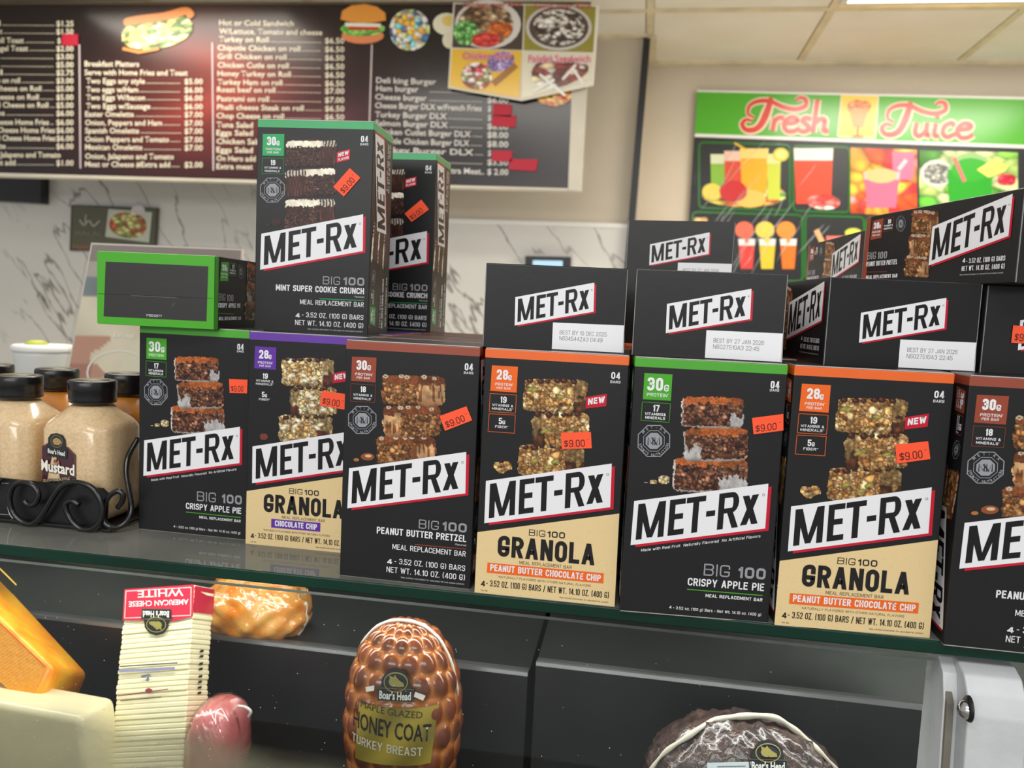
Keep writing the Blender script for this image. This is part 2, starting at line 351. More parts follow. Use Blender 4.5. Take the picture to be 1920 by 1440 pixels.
class Print:
    """flat printed matter: coloured flakes of film laid on one surface; m maps proof coordinates to the surface's 2D"""
    def __init__(s, m, to3d): s.m = m; s.to3d = to3d; s.V = []; s.T = []; s.C = []; s.n = 0; s.k = 0
    def raw(s, uv, tris, col, layer):
        uv = np.asarray(uv, float); tris = np.asarray(tris, int)
        v = s.to3d(uv, layer); inc = np.full(len(uv), .012*(s.k % 60)); s.k += 1
        if col is not None and np.ndim(col) == 1 and len(uv) > 7: inc = inc+.00025*(np.arange(len(uv))//4 % 600)
        v = v+(s.to3d(uv, layer+1)-v)*inc[:, None]
        s.V.append(v); s.T.append(tris+s.n); s.n += len(v)
        col = np.asarray(col, float)
        if col.ndim == 1: c = np.repeat(s2l(col)[None], len(tris)*3, 0)
        else: c = s2l(col)[tris.reshape(-1)]
        s.C.append(c)
    def poly(s, pts, col, layer=1):          # convex polygon
        uv = s.m(pts); n = len(uv); s.raw(uv, [(0, i, i+1) for i in range(1, n-1)], col, layer)
    def line(s, pts, wd, col, layer=2, closed=False, ends=None):
        P = np.asarray(pts, float)
        if closed: P = np.vstack([P, P[0]])
        t = np.gradient(P, axis=0) if not closed else np.gradient(np.vstack([P[-2], P, P[1]]), axis=0)[1:-1]
        t /= (np.linalg.norm(t, axis=1, keepdims=True)+1e-9)
        nrm = np.c_[-t[:, 1], t[:, 0]]
        ww = np.asarray(wd)/2*np.ones(len(P))
        A = P+nrm*ww[:, None]; B = P-nrm*ww[:, None]
        n = len(P); uv = s.m(np.vstack([A, B]))
        T = []
        for i in range(n-1): T += [(i, i+1, n+i+1), (i, n+i+1, n+i)]
        s.raw(uv, T, col, layer)
    def disc(s, c, rx, ry, col, layer=2, n=16, ph=0):
        s.poly([(c[0]+rx*math.cos(2*math.pi*(i+ph)/n), c[1]+ry*math.sin(2*math.pi*(i+ph)/n)) for i in range(n)], col, layer)
    def ring(s, c, rx, ry, wd, col, layer=2, n=24, ph=0):
        s.line([(c[0]+rx*math.cos(2*math.pi*(i+ph)/n), c[1]+ry*math.sin(2*math.pi*(i+ph)/n)) for i in range(n)], wd, col, layer, closed=True)
    def rbox(s, q, wd, col, layer=2):
        q = [np.array(p, float) for p in q]
        for i in range(4): s.line([q[i], q[(i+1) % 4]], wd, col, layer)
    def text(s, st, p0, p1, cap, col, bold=0.0, layer=3, flat=True, **kw):
        A, B = s.m([p0, p1]); mid = (np.array(p0, float)+np.array(p1, float))/2
        Mb, Mt = s.m([mid, mid+[0, -cap]]); up = np.array([0, Mt[1]-Mb[1]])
        Lpx = float(np.hypot(p1[0]-p0[0], p1[1]-p0[1])); d = B-A
        if flat: A = A.copy(); A[1] += d[1]/2; d = d*[1, 0]
        V, T = stroke_text(st, abs(cap), Lpx, abs(cap)*(.115+2.3*bold))
        if kw.get('turned'):      # the whole line turns with its own paper
            e = (np.array(p1, float)-p0)/Lpx; q = np.array(p0, float)+np.outer(V[:, 0], e)+np.outer(V[:, 1], (e[1], -e[0]))
            return s.raw(s.m(q), T, col, layer)
        s.raw(A+np.outer(V[:, 0]/Lpx, d)+np.outer(V[:, 1]/abs(cap), up), T, col, layer)
    def btext(s, st, p0, p1, cap, col, bold=0.0, layer=3, shear=0, flat=True, track=0.0):
        V, T = text_geo(st, bold, track)
        x0, x1 = V[:, 0].min(), V[:, 0].max()
        A, B = s.m([p0, p1])
        mid = (np.array(p0, float)+np.array(p1, float))/2
        Mb, Mt = s.m([mid, mid+[0, -cap]])
        up = np.array([0, Mt[1]-Mb[1]])
        d = B-A
        if flat: A = A.copy(); A[1] += d[1]/2; d = d*[1, 0]
        X = (V[:, 0]-x0)/(x1-x0); Y = V[:, 1]/caph()
        uv = A+np.outer(X, d)+np.outer(Y, up)+np.outer(Y*shear, d/(x1-x0))
        s.raw(uv, T, col, layer)
    def raster(s, rect, img, layer=1):
        """img HxWx4 (0-255, alpha 0/1), rect = 4 corner quad (tl,tr,br,bl) in proof coordinates"""
        H, Wd = img.shape[:2]
        q = np.array(rect, float); xs = (np.arange(Wd)/(Wd-1)); ys = (np.arange(H)/(H-1))
        X, Y = np.meshgrid(xs, ys)
        P = ((1-X)*(1-Y))[..., None]*q[0]+(X*(1-Y))[..., None]*q[1]+(X*Y)[..., None]*q[2]+((1-X)*Y)[..., None]*q[3]
        uv = s.m(P.reshape(-1, 2)); idx = np.arange(H*Wd).reshape(H, Wd)
        al = img[..., 3] > .5
        ok = (al[:-1, :-1].astype(int)+al[1:, :-1]+al[:-1, 1:]+al[1:, 1:]) >= 3
        a, b, c, d = idx[:-1, :-1][ok], idx[:-1, 1:][ok], idx[1:, 1:][ok], idx[1:, :-1][ok]
        T = np.vstack([np.c_[a, b, c], np.c_[a, c, d]])
        used = np.unique(T); re = np.full(H*Wd, -1); re[used] = np.arange(len(used))
        s.raw(uv[used], re[T], img.reshape(-1, 4)[used, :3], layer)
    def build(s, name, m, parent=None):
        V = np.vstack(s.V); T = np.vstack(s.T); C = np.vstack(s.C)
        me = bpy.data.meshes.new(name)
        me.vertices.add(len(V)); me.vertices.foreach_set('co', V.astype(np.float32).ravel())
        me.loops.add(len(T)*3); me.loops.foreach_set('vertex_index', T.astype(np.int32).ravel())
        me.polygons.add(len(T)); me.polygons.foreach_set('loop_start', np.arange(0, len(T)*3, 3, dtype=np.int32))
        me.update(calc_edges=True)
        a = me.color_attributes.new('Col', 'FLOAT_COLOR', 'CORNER')
        a.data.foreach_set('color', np.c_[C, np.ones(len(C))].astype(np.float32).ravel())
        return link(name, me, m, parent)

def frame3d(o, ux, vy, W=1, H=1, eps=.00012, step=.00006):
    o = np.array(o, float); ux = np.array(ux, float); vy = np.array(vy, float); n = np.cross(ux, vy); n /= np.linalg.norm(n)
    return lambda uv, l: o+np.outer(uv[:, 0]*W, ux)+np.outer(uv[:, 1]*H, vy)+n*(eps+step*l)
def wallframe(Y, eps=.0012, step=.0009):
    return lambda uv, l: np.c_[uv[:, 0], np.full(len(uv), Y-eps-step*l), uv[:, 1]]
def wallmap(Y):
    def m(p):
        return np.array([[at(a, b, Y)[0], at(a, b, Y)[2]] for a, b in np.atleast_2d(np.asarray(p, float))])
    return m

# ---- painting of printed food pictures
def inpoly(X, Y, pts):
    ins = np.zeros(X.shape, bool); n = len(pts)
    for i in range(n):
        x0, y0 = pts[i]; x1, y1 = pts[(i+1) % n]
        c = ((y0 > Y) != (y1 > Y)) & (X < (x1-x0)*(Y-y0)/((y1-y0)+1e-9)+x0); ins ^= c
    return ins
def clusters(X, Y, pal, cell, seed, edge=.45, gain=1.0):
    r = np.random.RandomState(seed); x0, x1, y0, y1 = X.min(), X.max(), Y.min(), Y.max()
    n = max(4, int((x1-x0)*(y1-y0)/cell**2)); px = r.uniform(x0, x1, n); py = r.uniform(y0, y1, n)
    col = np.array(pal, float)[r.randint(len(pal), size=n)]*r.uniform(.82, 1.12, (n, 1))
    d1 = np.full(X.shape, 1e9); d2 = np.full(X.shape, 1e9); im = np.zeros(X.shape, int)
    for i in range(n):
        d = (X-px[i])**2+((Y-py[i])*1.15)**2
        nw = d < d1; d2 = np.where(nw, d1, np.minimum(d2, d)); im = np.where(nw, i, im); d1 = np.where(nw, d, d1)
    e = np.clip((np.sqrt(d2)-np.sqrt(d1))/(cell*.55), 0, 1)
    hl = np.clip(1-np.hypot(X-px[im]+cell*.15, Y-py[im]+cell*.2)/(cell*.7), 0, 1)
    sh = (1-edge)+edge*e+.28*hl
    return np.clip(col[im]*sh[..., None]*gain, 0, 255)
FL = {
 'orange': dict(main=(235, 104, 34), pal=[(222, 172, 106), (190, 136, 76), (240, 202, 146), (160, 108, 60), (212, 158, 94)], cell=29, top='chips', side=(96, 56, 34)),
 'purple': dict(main=(98, 52, 160), pal=[(240, 212, 156), (222, 184, 120), (250, 232, 192), (186, 142, 88), (236, 202, 140)], cell=29, top='chips', side=(110, 62, 48)),
 'brown': dict(main=(150, 70, 50), pal=[(172, 116, 66), (124, 78, 44), (208, 154, 98), (110, 70, 44), (180, 124, 74)], cell=22, top='pretzel', side=(198, 144, 96)),
 'apple': dict(main=(74, 166, 42), pal=[(130, 82, 58), (84, 48, 38), (172, 120, 92), (70, 42, 34), (132, 86, 62)], cell=22, top='caramel', side=(226, 222, 220)),
 'mint': dict(main=(46, 164, 96), pal=[(84, 56, 50), (58, 36, 33), (112, 76, 66), (68, 44, 40)], cell=9, top='cream', side=(70, 40, 32)),
}
def vnoise(X, Y, sc, seed, sy=None):
    r = np.random.RandomState(seed); x = (X-X.min())/sc; y = (Y-Y.min())/(sy or sc)
    g = r.rand(int(y.max())+3, int(x.max())+3); i, j = x.astype(int), y.astype(int); fx, fy = x-i, y-j
    fx = fx*fx*(3-2*fx); fy = fy*fy*(3-2*fy)
    return (g[j, i]*(1-fx)+g[j, i+1]*fx)*(1-fy)+(g[j+1, i]*(1-fx)+g[j+1, i+1]*fx)*fy
def paint_stack(fl, rect, bars, res, seed=1):
    """rect x0,y0,x1,y1 in proof px; bars list of (x0,y0,x1,y1,splitx,side_left)"""
    f = FL[fl]; x0, y0, x1, y1 = rect; A3 = lambda *c: np.array(c, float)
    X, Y = np.meshgrid(np.arange(x0, x1+.1, res), np.arange(y0, y1+.1, res))
    img = np.zeros(X.shape+(4,)); rs = np.random.RandomState(seed)
    n1, n2 = vnoise(X, Y, 22, seed+50), vnoise(X, Y, 9, seed+51); nv = vnoise(X, Y, 9, seed+52, 60); nf = vnoise(X, Y, 5, seed+53)
    wx = (n1-.5)*12+(n2-.5)*8
    big = clusters(X, Y, f['pal'], f['cell'], seed*10, edge=.5); fine = clusters(X, Y, f['pal'], f['cell']*.55, seed*10+1, edge=.5)
    body = np.where((n1 > .5)[..., None], big, fine*.93)
    for bi, (a, b, c, d, sp, left) in list(enumerate(bars))[::-1]:
        t1 = (1, -1, 1)[bi]*.035
        Xr = X+wx+t1*(Y-(b+d)/2); Yr = Y+(n2-.5)*9-t1*.6*(X-(a+c)/2)
        u, v = (Xr-a)/(c-a), (Yr-b)/(d-b)
        side = (Xr < sp) if left else (Xr > sp)
        ins = (np.abs(u-.5)**7+np.abs((v-.5)*1.0)**7 < .5**7*1.25) & (u > -.01) & (u < 1.01)
        C = body.copy(); sh = np.ones(X.shape)
        if f['top'] == 'chips':
            C = np.where((nf > .82)[..., None], C*.5, C)
            st = (body*.55+A3(214, 176, 110)*.35)*(.65+.6*nv)[..., None]
            ch = A3(*f['side'])*(.75+.9*nv*n1)[..., None]
            C = np.where(side[..., None], np.where((v > .42+.35*n1)[..., None], ch, st), C)
        elif f['top'] == 'pretzel':
            coat = np.where((nv > .52)[..., None], A3(150, 92, 48), A3(220, 172, 122))*(.8+.4*n1)[..., None]
            C = np.where(side[..., None], np.where((v > .74+.2*nv)[..., None], A3(206, 150, 102), coat), C)
            C = np.where((v < .2+.16*n1)[..., None], A3(120, 66, 38)*(.7+.6*nf)[..., None], C)
        elif f['top'] == 'caramel':
            C = np.where((side & (v < .55))[..., None], C*1.15+A3(16, 14, 10), C)
            C = np.where((v < .13+.16*n1)[..., None], A3(168, 90, 44)*(.7+.55*nf)[..., None], C)
            C = np.where((side & (v > .42+.3*nv))[..., None], A3(226, 222, 220)*(.82+.22*n2)[..., None], C)
            C = np.where(((v > .955) | (u < .018))[..., None], A3(196, 186, 176), C)
        else:
            C = np.where(side[..., None], A3(98, 60, 50)*(.6+.8*nv)[..., None], C*(.8+.4*nf)[..., None])
            C = np.where(((v < .17+.16*n2) & (v > .02))[..., None], A3(244, 236, 214)*(.88+.14*nf)[..., None], C)
            dz = side & (np.sin((X+6*np.sin(Y*.05))*.33) > .1)
            C = np.where(dz[..., None], A3(70, 40, 34)*(.8+.5*nf)[..., None], C)
            C = np.where((v < .03)[..., None], A3(84, 50, 42), C)
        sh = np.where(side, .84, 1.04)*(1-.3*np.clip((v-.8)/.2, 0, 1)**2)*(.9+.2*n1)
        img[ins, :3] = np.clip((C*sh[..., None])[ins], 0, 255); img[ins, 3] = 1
        if f['top'] in ('chips', 'pretzel'):
            nn = 6 if f['top'] == 'chips' else 5
            for k in range(nn):
                cx = a+(c-a)*(.06+.86*(k+.6*rs.rand())/nn); cyy = b+rs.uniform(2, 15)
                r = rs.uniform(13, 20) if f['top'] == 'chips' else rs.uniform(12, 16)
                dd = np.hypot(X-cx, (Y-cyy)*1.3); mk = dd < r
                if f['top'] == 'chips':
                    cc = A3(78, 44, 36)*(1.25-.75*dd/r+1.3*np.clip(1-np.hypot(X-cx+r*.3, Y-cyy+r*.3)/(r*.35), 0, 1))[..., None]
                else:
                    cc = A3(236, 214, 180)*(1.05-.3*dd/r-.5*(dd < r*.4))[..., None]
                img[mk, :3] = np.clip(cc[mk], 0, 255); img[mk, 3] = 1
            if fl in ('orange', 'purple'):
                for k in range(3 if fl == 'orange' else 5):
                    cx, cyy = rs.uniform(a+20, c-70), rs.uniform(b+45, d-30); an = rs.uniform(-.6, .6)
                    q = ((X-cx)*math.cos(an)+(Y-cyy)*math.sin(an))/24; p = (-(X-cx)*math.sin(an)+(Y-cyy)*math.cos(an))/11
                    mk = (q*q+p*p < 1) & ins; cc = (A3(160, 150, 76) if fl == 'orange' else A3(246, 236, 206))*(1.1-.45*(q*q+p*p))[..., None]
                    img[mk, :3] = np.clip(cc[mk], 0, 255)
    return img

WHITE = (232, 232, 235); INK = (26, 25, 26); BLK = (36, 36, 37); RED = (196, 26, 50); KRAFT = (226, 201, 149)
BW, BH, BD = .09, .15777, .05358

def logo(P, q, layer=2, ink=INK, red=True):
    """white slanted banner with the condensed word mark; q = tl,tr,br,bl in proof px"""
    q = np.array(q, float); tl, tr, br, bl = q
    ex = (tr-tl); ey = (bl-tl)
    if red:
        k = np.linalg.norm(ex)
        d1 = ex*.026+ey*.062*1.0
        P.poly([bl+ex*.036, bl+ex*.036+ey*.06, br+ex*.026+ey*.06, tr+ex*.026+ey*.075, tr+ey*.075, br], RED, layer)
        P.poly([bl+ex*.036, br, br+ex*.026+ey*.06, bl+ex*.036+ey*.06], RED, layer)
    P.poly([tl, tr, br, bl], WHITE, layer+1)
    def B(u, v):   # v measured up from the bottom of the banner
        v = 1-v; return (1-u)*(1-v)*tl+u*(1-v)*tr+u*v*br+(1-u)*v*bl
    def pl(pts): P.poly([B(a, b) for a, b in pts], ink, layer+2)
    t, b_ = .915, .105; s = .044; h = .125
    # M
    a, c = .034, .24; m = (a+c)/2
    pl([(a, b_), (a+s, b_), (a+s, t), (a, t)]); pl([(c-s, b_), (c, b_), (c, t), (c-s, t)])
    pl([(a, t), (a+s*1.15, t), (m+s*.35, b_+.02), (m-s*.45, b_+.02)]); pl([(c, t), (c-s*1.15, t), (m-s*.35, b_+.02), (m+s*.45, b_+.02)])
    # E
    a, c = .27, .388
    pl([(a, b_), (a+s, b_), (a+s, t), (a, t)])
    for y0 in (b_, (t+b_)/2-h/2+.01, t-h): pl([(a, y0), (c-(.012 if b_ < y0 < t-h-.01 else 0), y0), (c-(.012 if b_ < y0 < t-h-.01 else 0), y0+h), (a, y0+h)])
    # T
    a, c = .396, .54; m = (a+c)/2
    pl([(a, t-h), (c, t-h), (c, t), (a, t)]); pl([(m-s/2, b_), (m+s/2, b_), (m+s/2, t), (m-s/2, t)])
    # hyphen
    pl([(.548, .43), (.615, .43), (.615, .555), (.548, .555)])
    # R
    a, c = .637, .79
    pl([(a, b_), (a+s, b_), (a+s, t), (a, t)])
    mid = .45
    pl([(a, t-h*.95), (c-.05, t-h*.95), (c-.05, t), (a, t)]); pl([(a, mid), (c-.05, mid), (c-.05, mid+h*.9), (a, mid+h*.9)])
    cy_ = (t+mid)/2; ro = (t-mid)/2; ri = ro-h*.93
    prev = None
    for i in range(9):
        an = math.pi/2-math.pi*i/8
        o_ = (c-.052+.052*math.cos(an), cy_+ro*math.sin(an)); i_ = (c-.052+(.052-s)*math.cos(an), cy_+ri*math.sin(an))
        if prev: pl([prev[0], o_, i_, prev[1]])
        prev = (o_, i_)
    pl([(a+.062, mid+.06), (a+.062+s, mid+.06), (c+.004, b_), (c+.004-s*1.08, b_)])
    # X
    a, c, b2, t2 = .808, .94, .135, .79
    pl([(a, b2), (a+s*1.1, b2), (c-.004, t2), (c-.004-s*1.1, t2)]); pl([(c, b2), (c-s*1.1, b2), (a+.006, t2), (a+.006+s*1.1, t2)])
    P.ring(B(.97, .76), .009*np.linalg.norm(ex), .009*np.linalg.norm(ex), .004*np.linalg.norm(ex), (120, 120, 124), layer+2, n=8)

def badge(P, c, r, ry=None, ink=(150, 152, 158), rot=0):
    ry = ry or r; cx, cy = c
    P.ring(c, r, ry, r*.055, ink, 2, n=8, ph=.5); P.ring(c, r*.66, ry*.66, r*.035, ink, 2, n=8, ph=.5)
    P.disc(c, r*.52, ry*.52, ink, 2, n=8, ph=.5)
    for dx in (-.2, .08):
        P.line([(cx+r*(dx-.14), cy+ry*.24), (cx+r*(dx-.14), cy-ry*.22), (cx+r*(dx+.06), cy+ry*.16), (cx+r*(dx+.26), cy-ry*.22), (cx+r*(dx+.26), cy+ry*.24)], r*.07, BLK, 3)
    P.line([(cx-r*.14, cy-ry*.2), (cx+r*.2, cy+ry*.24)], r*.06, BLK, 4)
    def arc(st, a0, a1, rr, sgn):
        n = len(st)
        for i, ch in enumerate(st):
            if ch == ' ': continue
            an = a0+(a1-a0)*i/(n-1)
            V, T = text_geo(ch, .02); w_ = V[:, 0].max()
            k = r*.155/caph()
            X = (V[:, 0]-w_/2)*k; Yy = (V[:, 1]-caph()/2)*k
            ca, sa = math.cos(an), math.sin(an)
            # outward normal (cos,sin) (screen y down)
            if sgn > 0: tx, ty, nx, ny = -sa, ca, ca, sa
            else: tx, ty, nx, ny = sa, -ca, -ca, -sa
            px = cx+rr*ca*r+X*tx+Yy*nx; py = cy+rr*sa*ry+X*ty+Yy*ny
            P.raw(P.m(np.c_[px, py]), T, ink, 3)
    arc('MET-RX', math.radians(-140), math.radians(-40), .82, 1)
    arc('SPORTS NUTRITION', math.radians(165), math.radians(15), .83, -1)

# ------------------------------------------------------------------ carton faces
XF = dict(W=BW, H=BH)
F_FRONT = frame3d((-BW/2, 0, 0), (1, 0, 0), (0, 0, 1), BW, BH)
# side panels: reading direction u, letters' up v towards the front face
F_LEFT = frame3d((-BW/2, BD, BH), (0, 0, -1), (0, -1, 0), BH, BD)
F_RIGHT = frame3d((BW/2, BD, 0), (0, 0, 1), (0, -1, 0), BH, BD)
F_BOT = frame3d((-BW/2, BD, 0), (1, 0, 0), (0, -1, 0), BW, BD, eps=.0007)
F_TOP = frame3d((BW/2, BD, BH), (-1, 0, 0), (0, -1, 0), BW, BD, eps=.0007)
WT = WHITE
PM = print_mat('carton_print', rough=.36, spec=.28, bump=.03, bscale=250)
PMK = print_mat('matte_paper_print', rough=.6, spec=.3, bump=.1)

def front_granola(fl, name, band):
    f = FL[fl]; mc = f['main']
    P = Print(homog([(80, 45), (838, 82), (765, 1403), (45, 1335)]), F_FRONT)
    H1 = P.m
    def U(u, v):  # inverse not needed: draw in uv directly
        return [u, v]
    # kraft area with paper flecks
    P.poly([(55, 1022), (787, 918), (765, 1403), (45, 1335)], KRAFT, 1)
    r = np.random.RandomState(5)
    for k in range(420):
        x, y = r.uniform(50, 775), r.uniform(925, 1390)
        if y < 1022-(x-55)*.142+10 or y > 1333+(x-45)*.094: continue
        a = r.uniform(0, 3.14); l = r.uniform(2, 7)
        P.line([(x, y), (x+l*math.cos(a), y+l*math.sin(a))], 1.3, (196, 168, 116) if k % 3 else (240, 222, 180), 2)
    P.poly([(117, 136), (253, 143), (248, 282), (110, 273)], mc, 1)
    P.text('28', (142, 211), (202, 215), 54, WT, .035); P.text('G', (203, 216), (221, 217), 28, WT, .035)
    P.text("PROTEIN'", (135, 243), (229, 249), 15, WT, .02); P.text('PER BAR', (143, 262), (215, 267), 12, WT, .02)
    if fl == 'orange':
        P.rbox([(110, 287), (247, 295), (243, 392), (106, 384)], 2.4, mc); P.rbox([(106, 395), (243, 402), (240, 499), (102, 490)], 2.4, mc)
    P.text('19', (162, 336), (196, 338), 34, WT, .03)
    P.text('VITAMINS &', (121, 354), (230, 361), 13, WT, .02); P.text('MINERALS*', (120, 373), (231, 381), 13, WT, .02)
    P.text('5', (157, 450), (174, 451), 33, WT, .03); P.text('G', (176, 451), (190, 452), 20, WT, .03)
    P.text('FIBER*', (138, 469), (207, 474), 13, WT, .02)
    P.text('04', (741, 204), (788, 206), 37, WT, .03); P.text('BARS', (737, 226), (790, 229), 14, WT, .02)
    bars = [(285, 210, 612, 382, 545, False), (335, 388, 625, 560, 392, True), (262, 560, 597, 722, 500, False)]
    img = paint_stack(fl, (240, 190, 650, 735), bars, 4.2, seed=3 if fl == 'orange' else 8)
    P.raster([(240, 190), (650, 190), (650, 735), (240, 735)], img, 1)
    X, Y = np.meshgrid(np.arange(130, 246, 4.), np.arange(640, 716, 4.))
    if fl == 'orange':
        C = clusters(X, Y, f['pal'], 18, 5); al = (np.hypot((X-180)/48, (Y-676)/28+.25*np.sin(X*.1)) < 1)
    else:
        C = np.ones(X.shape+(3,))*np.array((120, 60, 50)); al = np.hypot((X-165)/26, (Y-690)/20) < 1
    P.raster([(130, 640), (246, 640), (246, 716), (130, 716)], np.dstack([C, al]), 1)
    P.poly([(611, 302), (720, 284), (716, 350), (609, 364)], RED, 2)
    P.text('NEW', (621, 344), (708, 331), 34, WT, .045, layer=3, flat=False)
    logo(P, [(95, 752), (747, 655), (740, 885), (90, 975)])
    D = (34, 32, 32)
    P.text('BIG', (321, 1038), (405, 1043), 33, D, 0); P.text('100', (415, 1046), (507, 1050), 32, D, .035)
    P.text('GRANOLA', (160, 1150), (660, 1186), 110, D, .036)
    P.text('MEAL REPLACEMENT BAR', (274, 1189), (543, 1207), 17, (84, 74, 60), 0)
    if fl == 'orange':
        P.poly([(110, 1180), (709, 1230), (706, 1283), (107, 1232)], mc, 3)
        P.text(band, (124, 1224), (693, 1270), 34, WT, .03, layer=4)
        P.text('NATURALLY FLAVORED WITH OTHER NATURAL FLAVORS', (168, 1262), (642, 1298), 11, (70, 62, 50), 0)
    else:
        P.poly([(208, 1188), (515, 1213), (512, 1266), (206, 1240)], mc, 3)
        P.text(band, (230, 1231), (492, 1254), 34, WT, .03, layer=4)
        P.text('NATURALLY FLAVORED WITH OTHER NATURAL FLAVORS', (160, 1262), (572, 1294), 11, (70, 62, 50), 0)
    P.text('4', (77, 1302), (99, 1304), 28, D, .04); P.text('- 3.52 OZ. (100 G) BARS / NET WT. 14.10 OZ. (400 G)', (104, 1305), (735, 1356), 32, D, 0.004)
    P.text('*Per Bar', (76, 1327), (113, 1330), 7, D, 0); P.text('*See nutrition information for saturated fat content', (480, 1363), (733, 1382), 8, D, 0)
    me = P.build(name, PM)
    return me

def front_dark(fl, name, title, x0, spec):
    f = FL[fl]; mc = f['main']
    P = Print(homog([(55, 82), (758, 116), (708, 1392), (27, 1333)]), F_FRONT)
    P.poly([(87, 170), (216, 174), (212, 306), (83, 299)], mc, 1)
    n30, n18 = ('30', spec['n'])
    P.text(n30, (111, 239), (165, 242), 52, WT, .035); P.text('G', (168, 242), (187, 243), 28, WT, .035)
    P.text("PROTEIN'", (105, 268), (197, 274), 14, WT, .02); P.text('PER BAR', (112, 286), (182, 291), 12, WT, .02)
    P.rbox([(83, 314), (212, 320), (208, 413), (80, 407)], 1.6, mc)
    P.text(n18, (131, 358), (161, 360), 32, WT, .03)
    P.text('VITAMINS &', (95, 377), (195, 383), 12, WT, .02); P.text("MINERALS'", (97, 397), (190, 402), 12, WT, .02)
    badge(P, (143, 507), 78)
    P.text('04', (677, 236), (720, 239), 38, WT, .03); P.text('BARS', (673, 255), (722, 258), 13, WT, .02)
    bars = [(243, 268, 572, 425, 432, False), (255, 430, 550, 592, 345, True), (218, 590, 528, 745, 402, False)] if fl == 'brown' else \
           [(225, 215, 528, 375, 440, False), (222, 385, 520, 550, 345, True), (215, 565, 515, 745, 420, False)]
    img = paint_stack(fl, (200, 195 if fl != 'brown' else 250, 600, 750), bars, 4.2, seed=5)
    y0 = 195 if fl != 'brown' else 250
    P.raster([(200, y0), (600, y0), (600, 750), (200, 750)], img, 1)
    if fl == 'brown':
        for c, rx, ry, cc in (((172, 702), 36, 20, (140, 78, 44)), ((176, 698), 18, 8, (214, 180, 140)), ((113, 719), 15, 9, (170, 110, 60))): P.disc(c, rx, ry, cc, 2 if rx != 18 else 3)
    else:
        for c, rx, ry in (((165, 700), 32, 22), ((115, 712), 18, 10)): P.disc(c, rx, ry, (60, 38, 34), 2, n=9)
        P.poly([(532, 292), (612, 276), (609, 340), (530, 356)], RED, 2)
        P.text('NEW', (540, 322), (602, 309), 24, WT, .04, flat=False); P.text('FLAVOR', (537, 346), (603, 333), 15, WT, .03, flat=False)
    logo(P, [(75, 765), (687, 668), (683, 887), (67, 978)])
    G_ = (150, 150, 154)
    P.text('BIG', (441, 1078), (545, 1083), 48, G_, 0); P.text('100', (561, 1087), (690, 1093), 48, G_, .045)
    P.text(title, (x0, 1143-(688-x0)*.073), (688, 1143), 36, WT, .025)
    P.text('Flavored', (632, 1162), (688, 1165), 9, WT, 0)
    P.line([(422, 1162), (687, 1181)], 4, mc, 2)
    P.text('MEAL REPLACEMENT BAR', (304, 1193), (686, 1217), 28, WT, .004)
    P.text('4', (277, 1267), (303, 1269), 26, WT, .05); P.text('- 3.52 OZ. (100 G) BARS', (315, 1268), (683, 1295), 29, WT, .004)
    P.text('NET WT. 14.10 OZ. (400 G)', (274, 1311), (682, 1346), 30, WT, .004)
    P.text('*See nutrition information for saturated fat and sodium content.', (347, 1342), (680, 1369), 8, (210, 210, 210), 0)
    return P.build(name, PM)

def front_apple(name):
    f = FL['apple']; mc = f['main']
    P = Print(homog([(103, 35), (907, 75), (797, 1403), (50, 1345)]), F_FRONT)
    P.poly([(153, 120), (300, 128), (293, 268), (147, 260)], mc, 1)
    P.text('30', (168, 212), (250, 217), 70, WT, .035); P.text('G', (256, 218), (281, 219), 36, WT, .03)
    P.text("PROTEIN'", (167, 243), (279, 250), 18, WT, .02)
    P.rbox([(145, 274), (291, 284), (285, 382), (139, 372)], 2.4, mc)
    P.text('17', (199, 324), (234, 327), 36, WT, .03)
    P.text('VITAMINS&', (159, 343), (267, 350), 15, WT, .025); P.text('MINERALS', (161, 363), (264, 370), 15, WT, .025)
    badge(P, (208, 480), 88)
    P.text('04', (812, 199), (858, 202), 40, WT, .03); P.text('BARS', (809, 215), (857, 218), 13, WT, .02)
    bars = [(350, 248, 668, 408, 600, False), (365, 412, 690, 580, 450, True), (312, 568, 688, 742, 545, False)]
    img = paint_stack('apple', (290, 235, 710, 755), bars, 4.3, seed=4)
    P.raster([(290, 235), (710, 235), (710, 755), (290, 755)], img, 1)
    X, Y = np.meshgrid(np.arange(155, 305, 4.), np.arange(655, 720, 4.))
    C = clusters(X, Y, [(232, 210, 160), (200, 165, 105), (245, 230, 190)], 16, 9)
    al = (np.hypot((X-263)/32, (Y-682)/24) < 1) | (np.hypot((X-209)/21, (Y-694)/13) < 1) | (np.hypot((X-170)/10, (Y-697)/6) < 1)
    P.raster([(155, 655), (303, 655), (303, 719), (155, 719)], np.dstack([C, al]), 1)
    logo(P, [(112, 792), (800, 700), (783, 930), (98, 1017)])
    P.text('Made with Real Fruit  Naturally Flavored  No Artificial Flavors', (152, 1050), (758, 975), 14, WT, .01, flat=False)
    G_ = (150, 150, 156)
    P.text('BIG', (470, 1169), (602, 1177), 60, G_, 0); P.text('100', (640, 1181), (783, 1187), 56, G_, .045)
    P.text('CRISPY APPLE PIE', (390, 1217), (775, 1247), 38, WT, .025)
    P.line([(388, 1238), (770, 1268)], 4.5, mc, 2)
    P.text('MEAL REPLACEMENT BAR', (481, 1276), (768, 1298), 16, WT, .03)
    P.text('4', (298, 1333), (310, 1334), 13, WT, .05); P.text('- 3.52 oz. (100 g) Bars - Net Wt. 14.10 oz. (400 g)', (318, 1335), (761, 1371), 14, WT, .012)
    return P.build(name, PM)

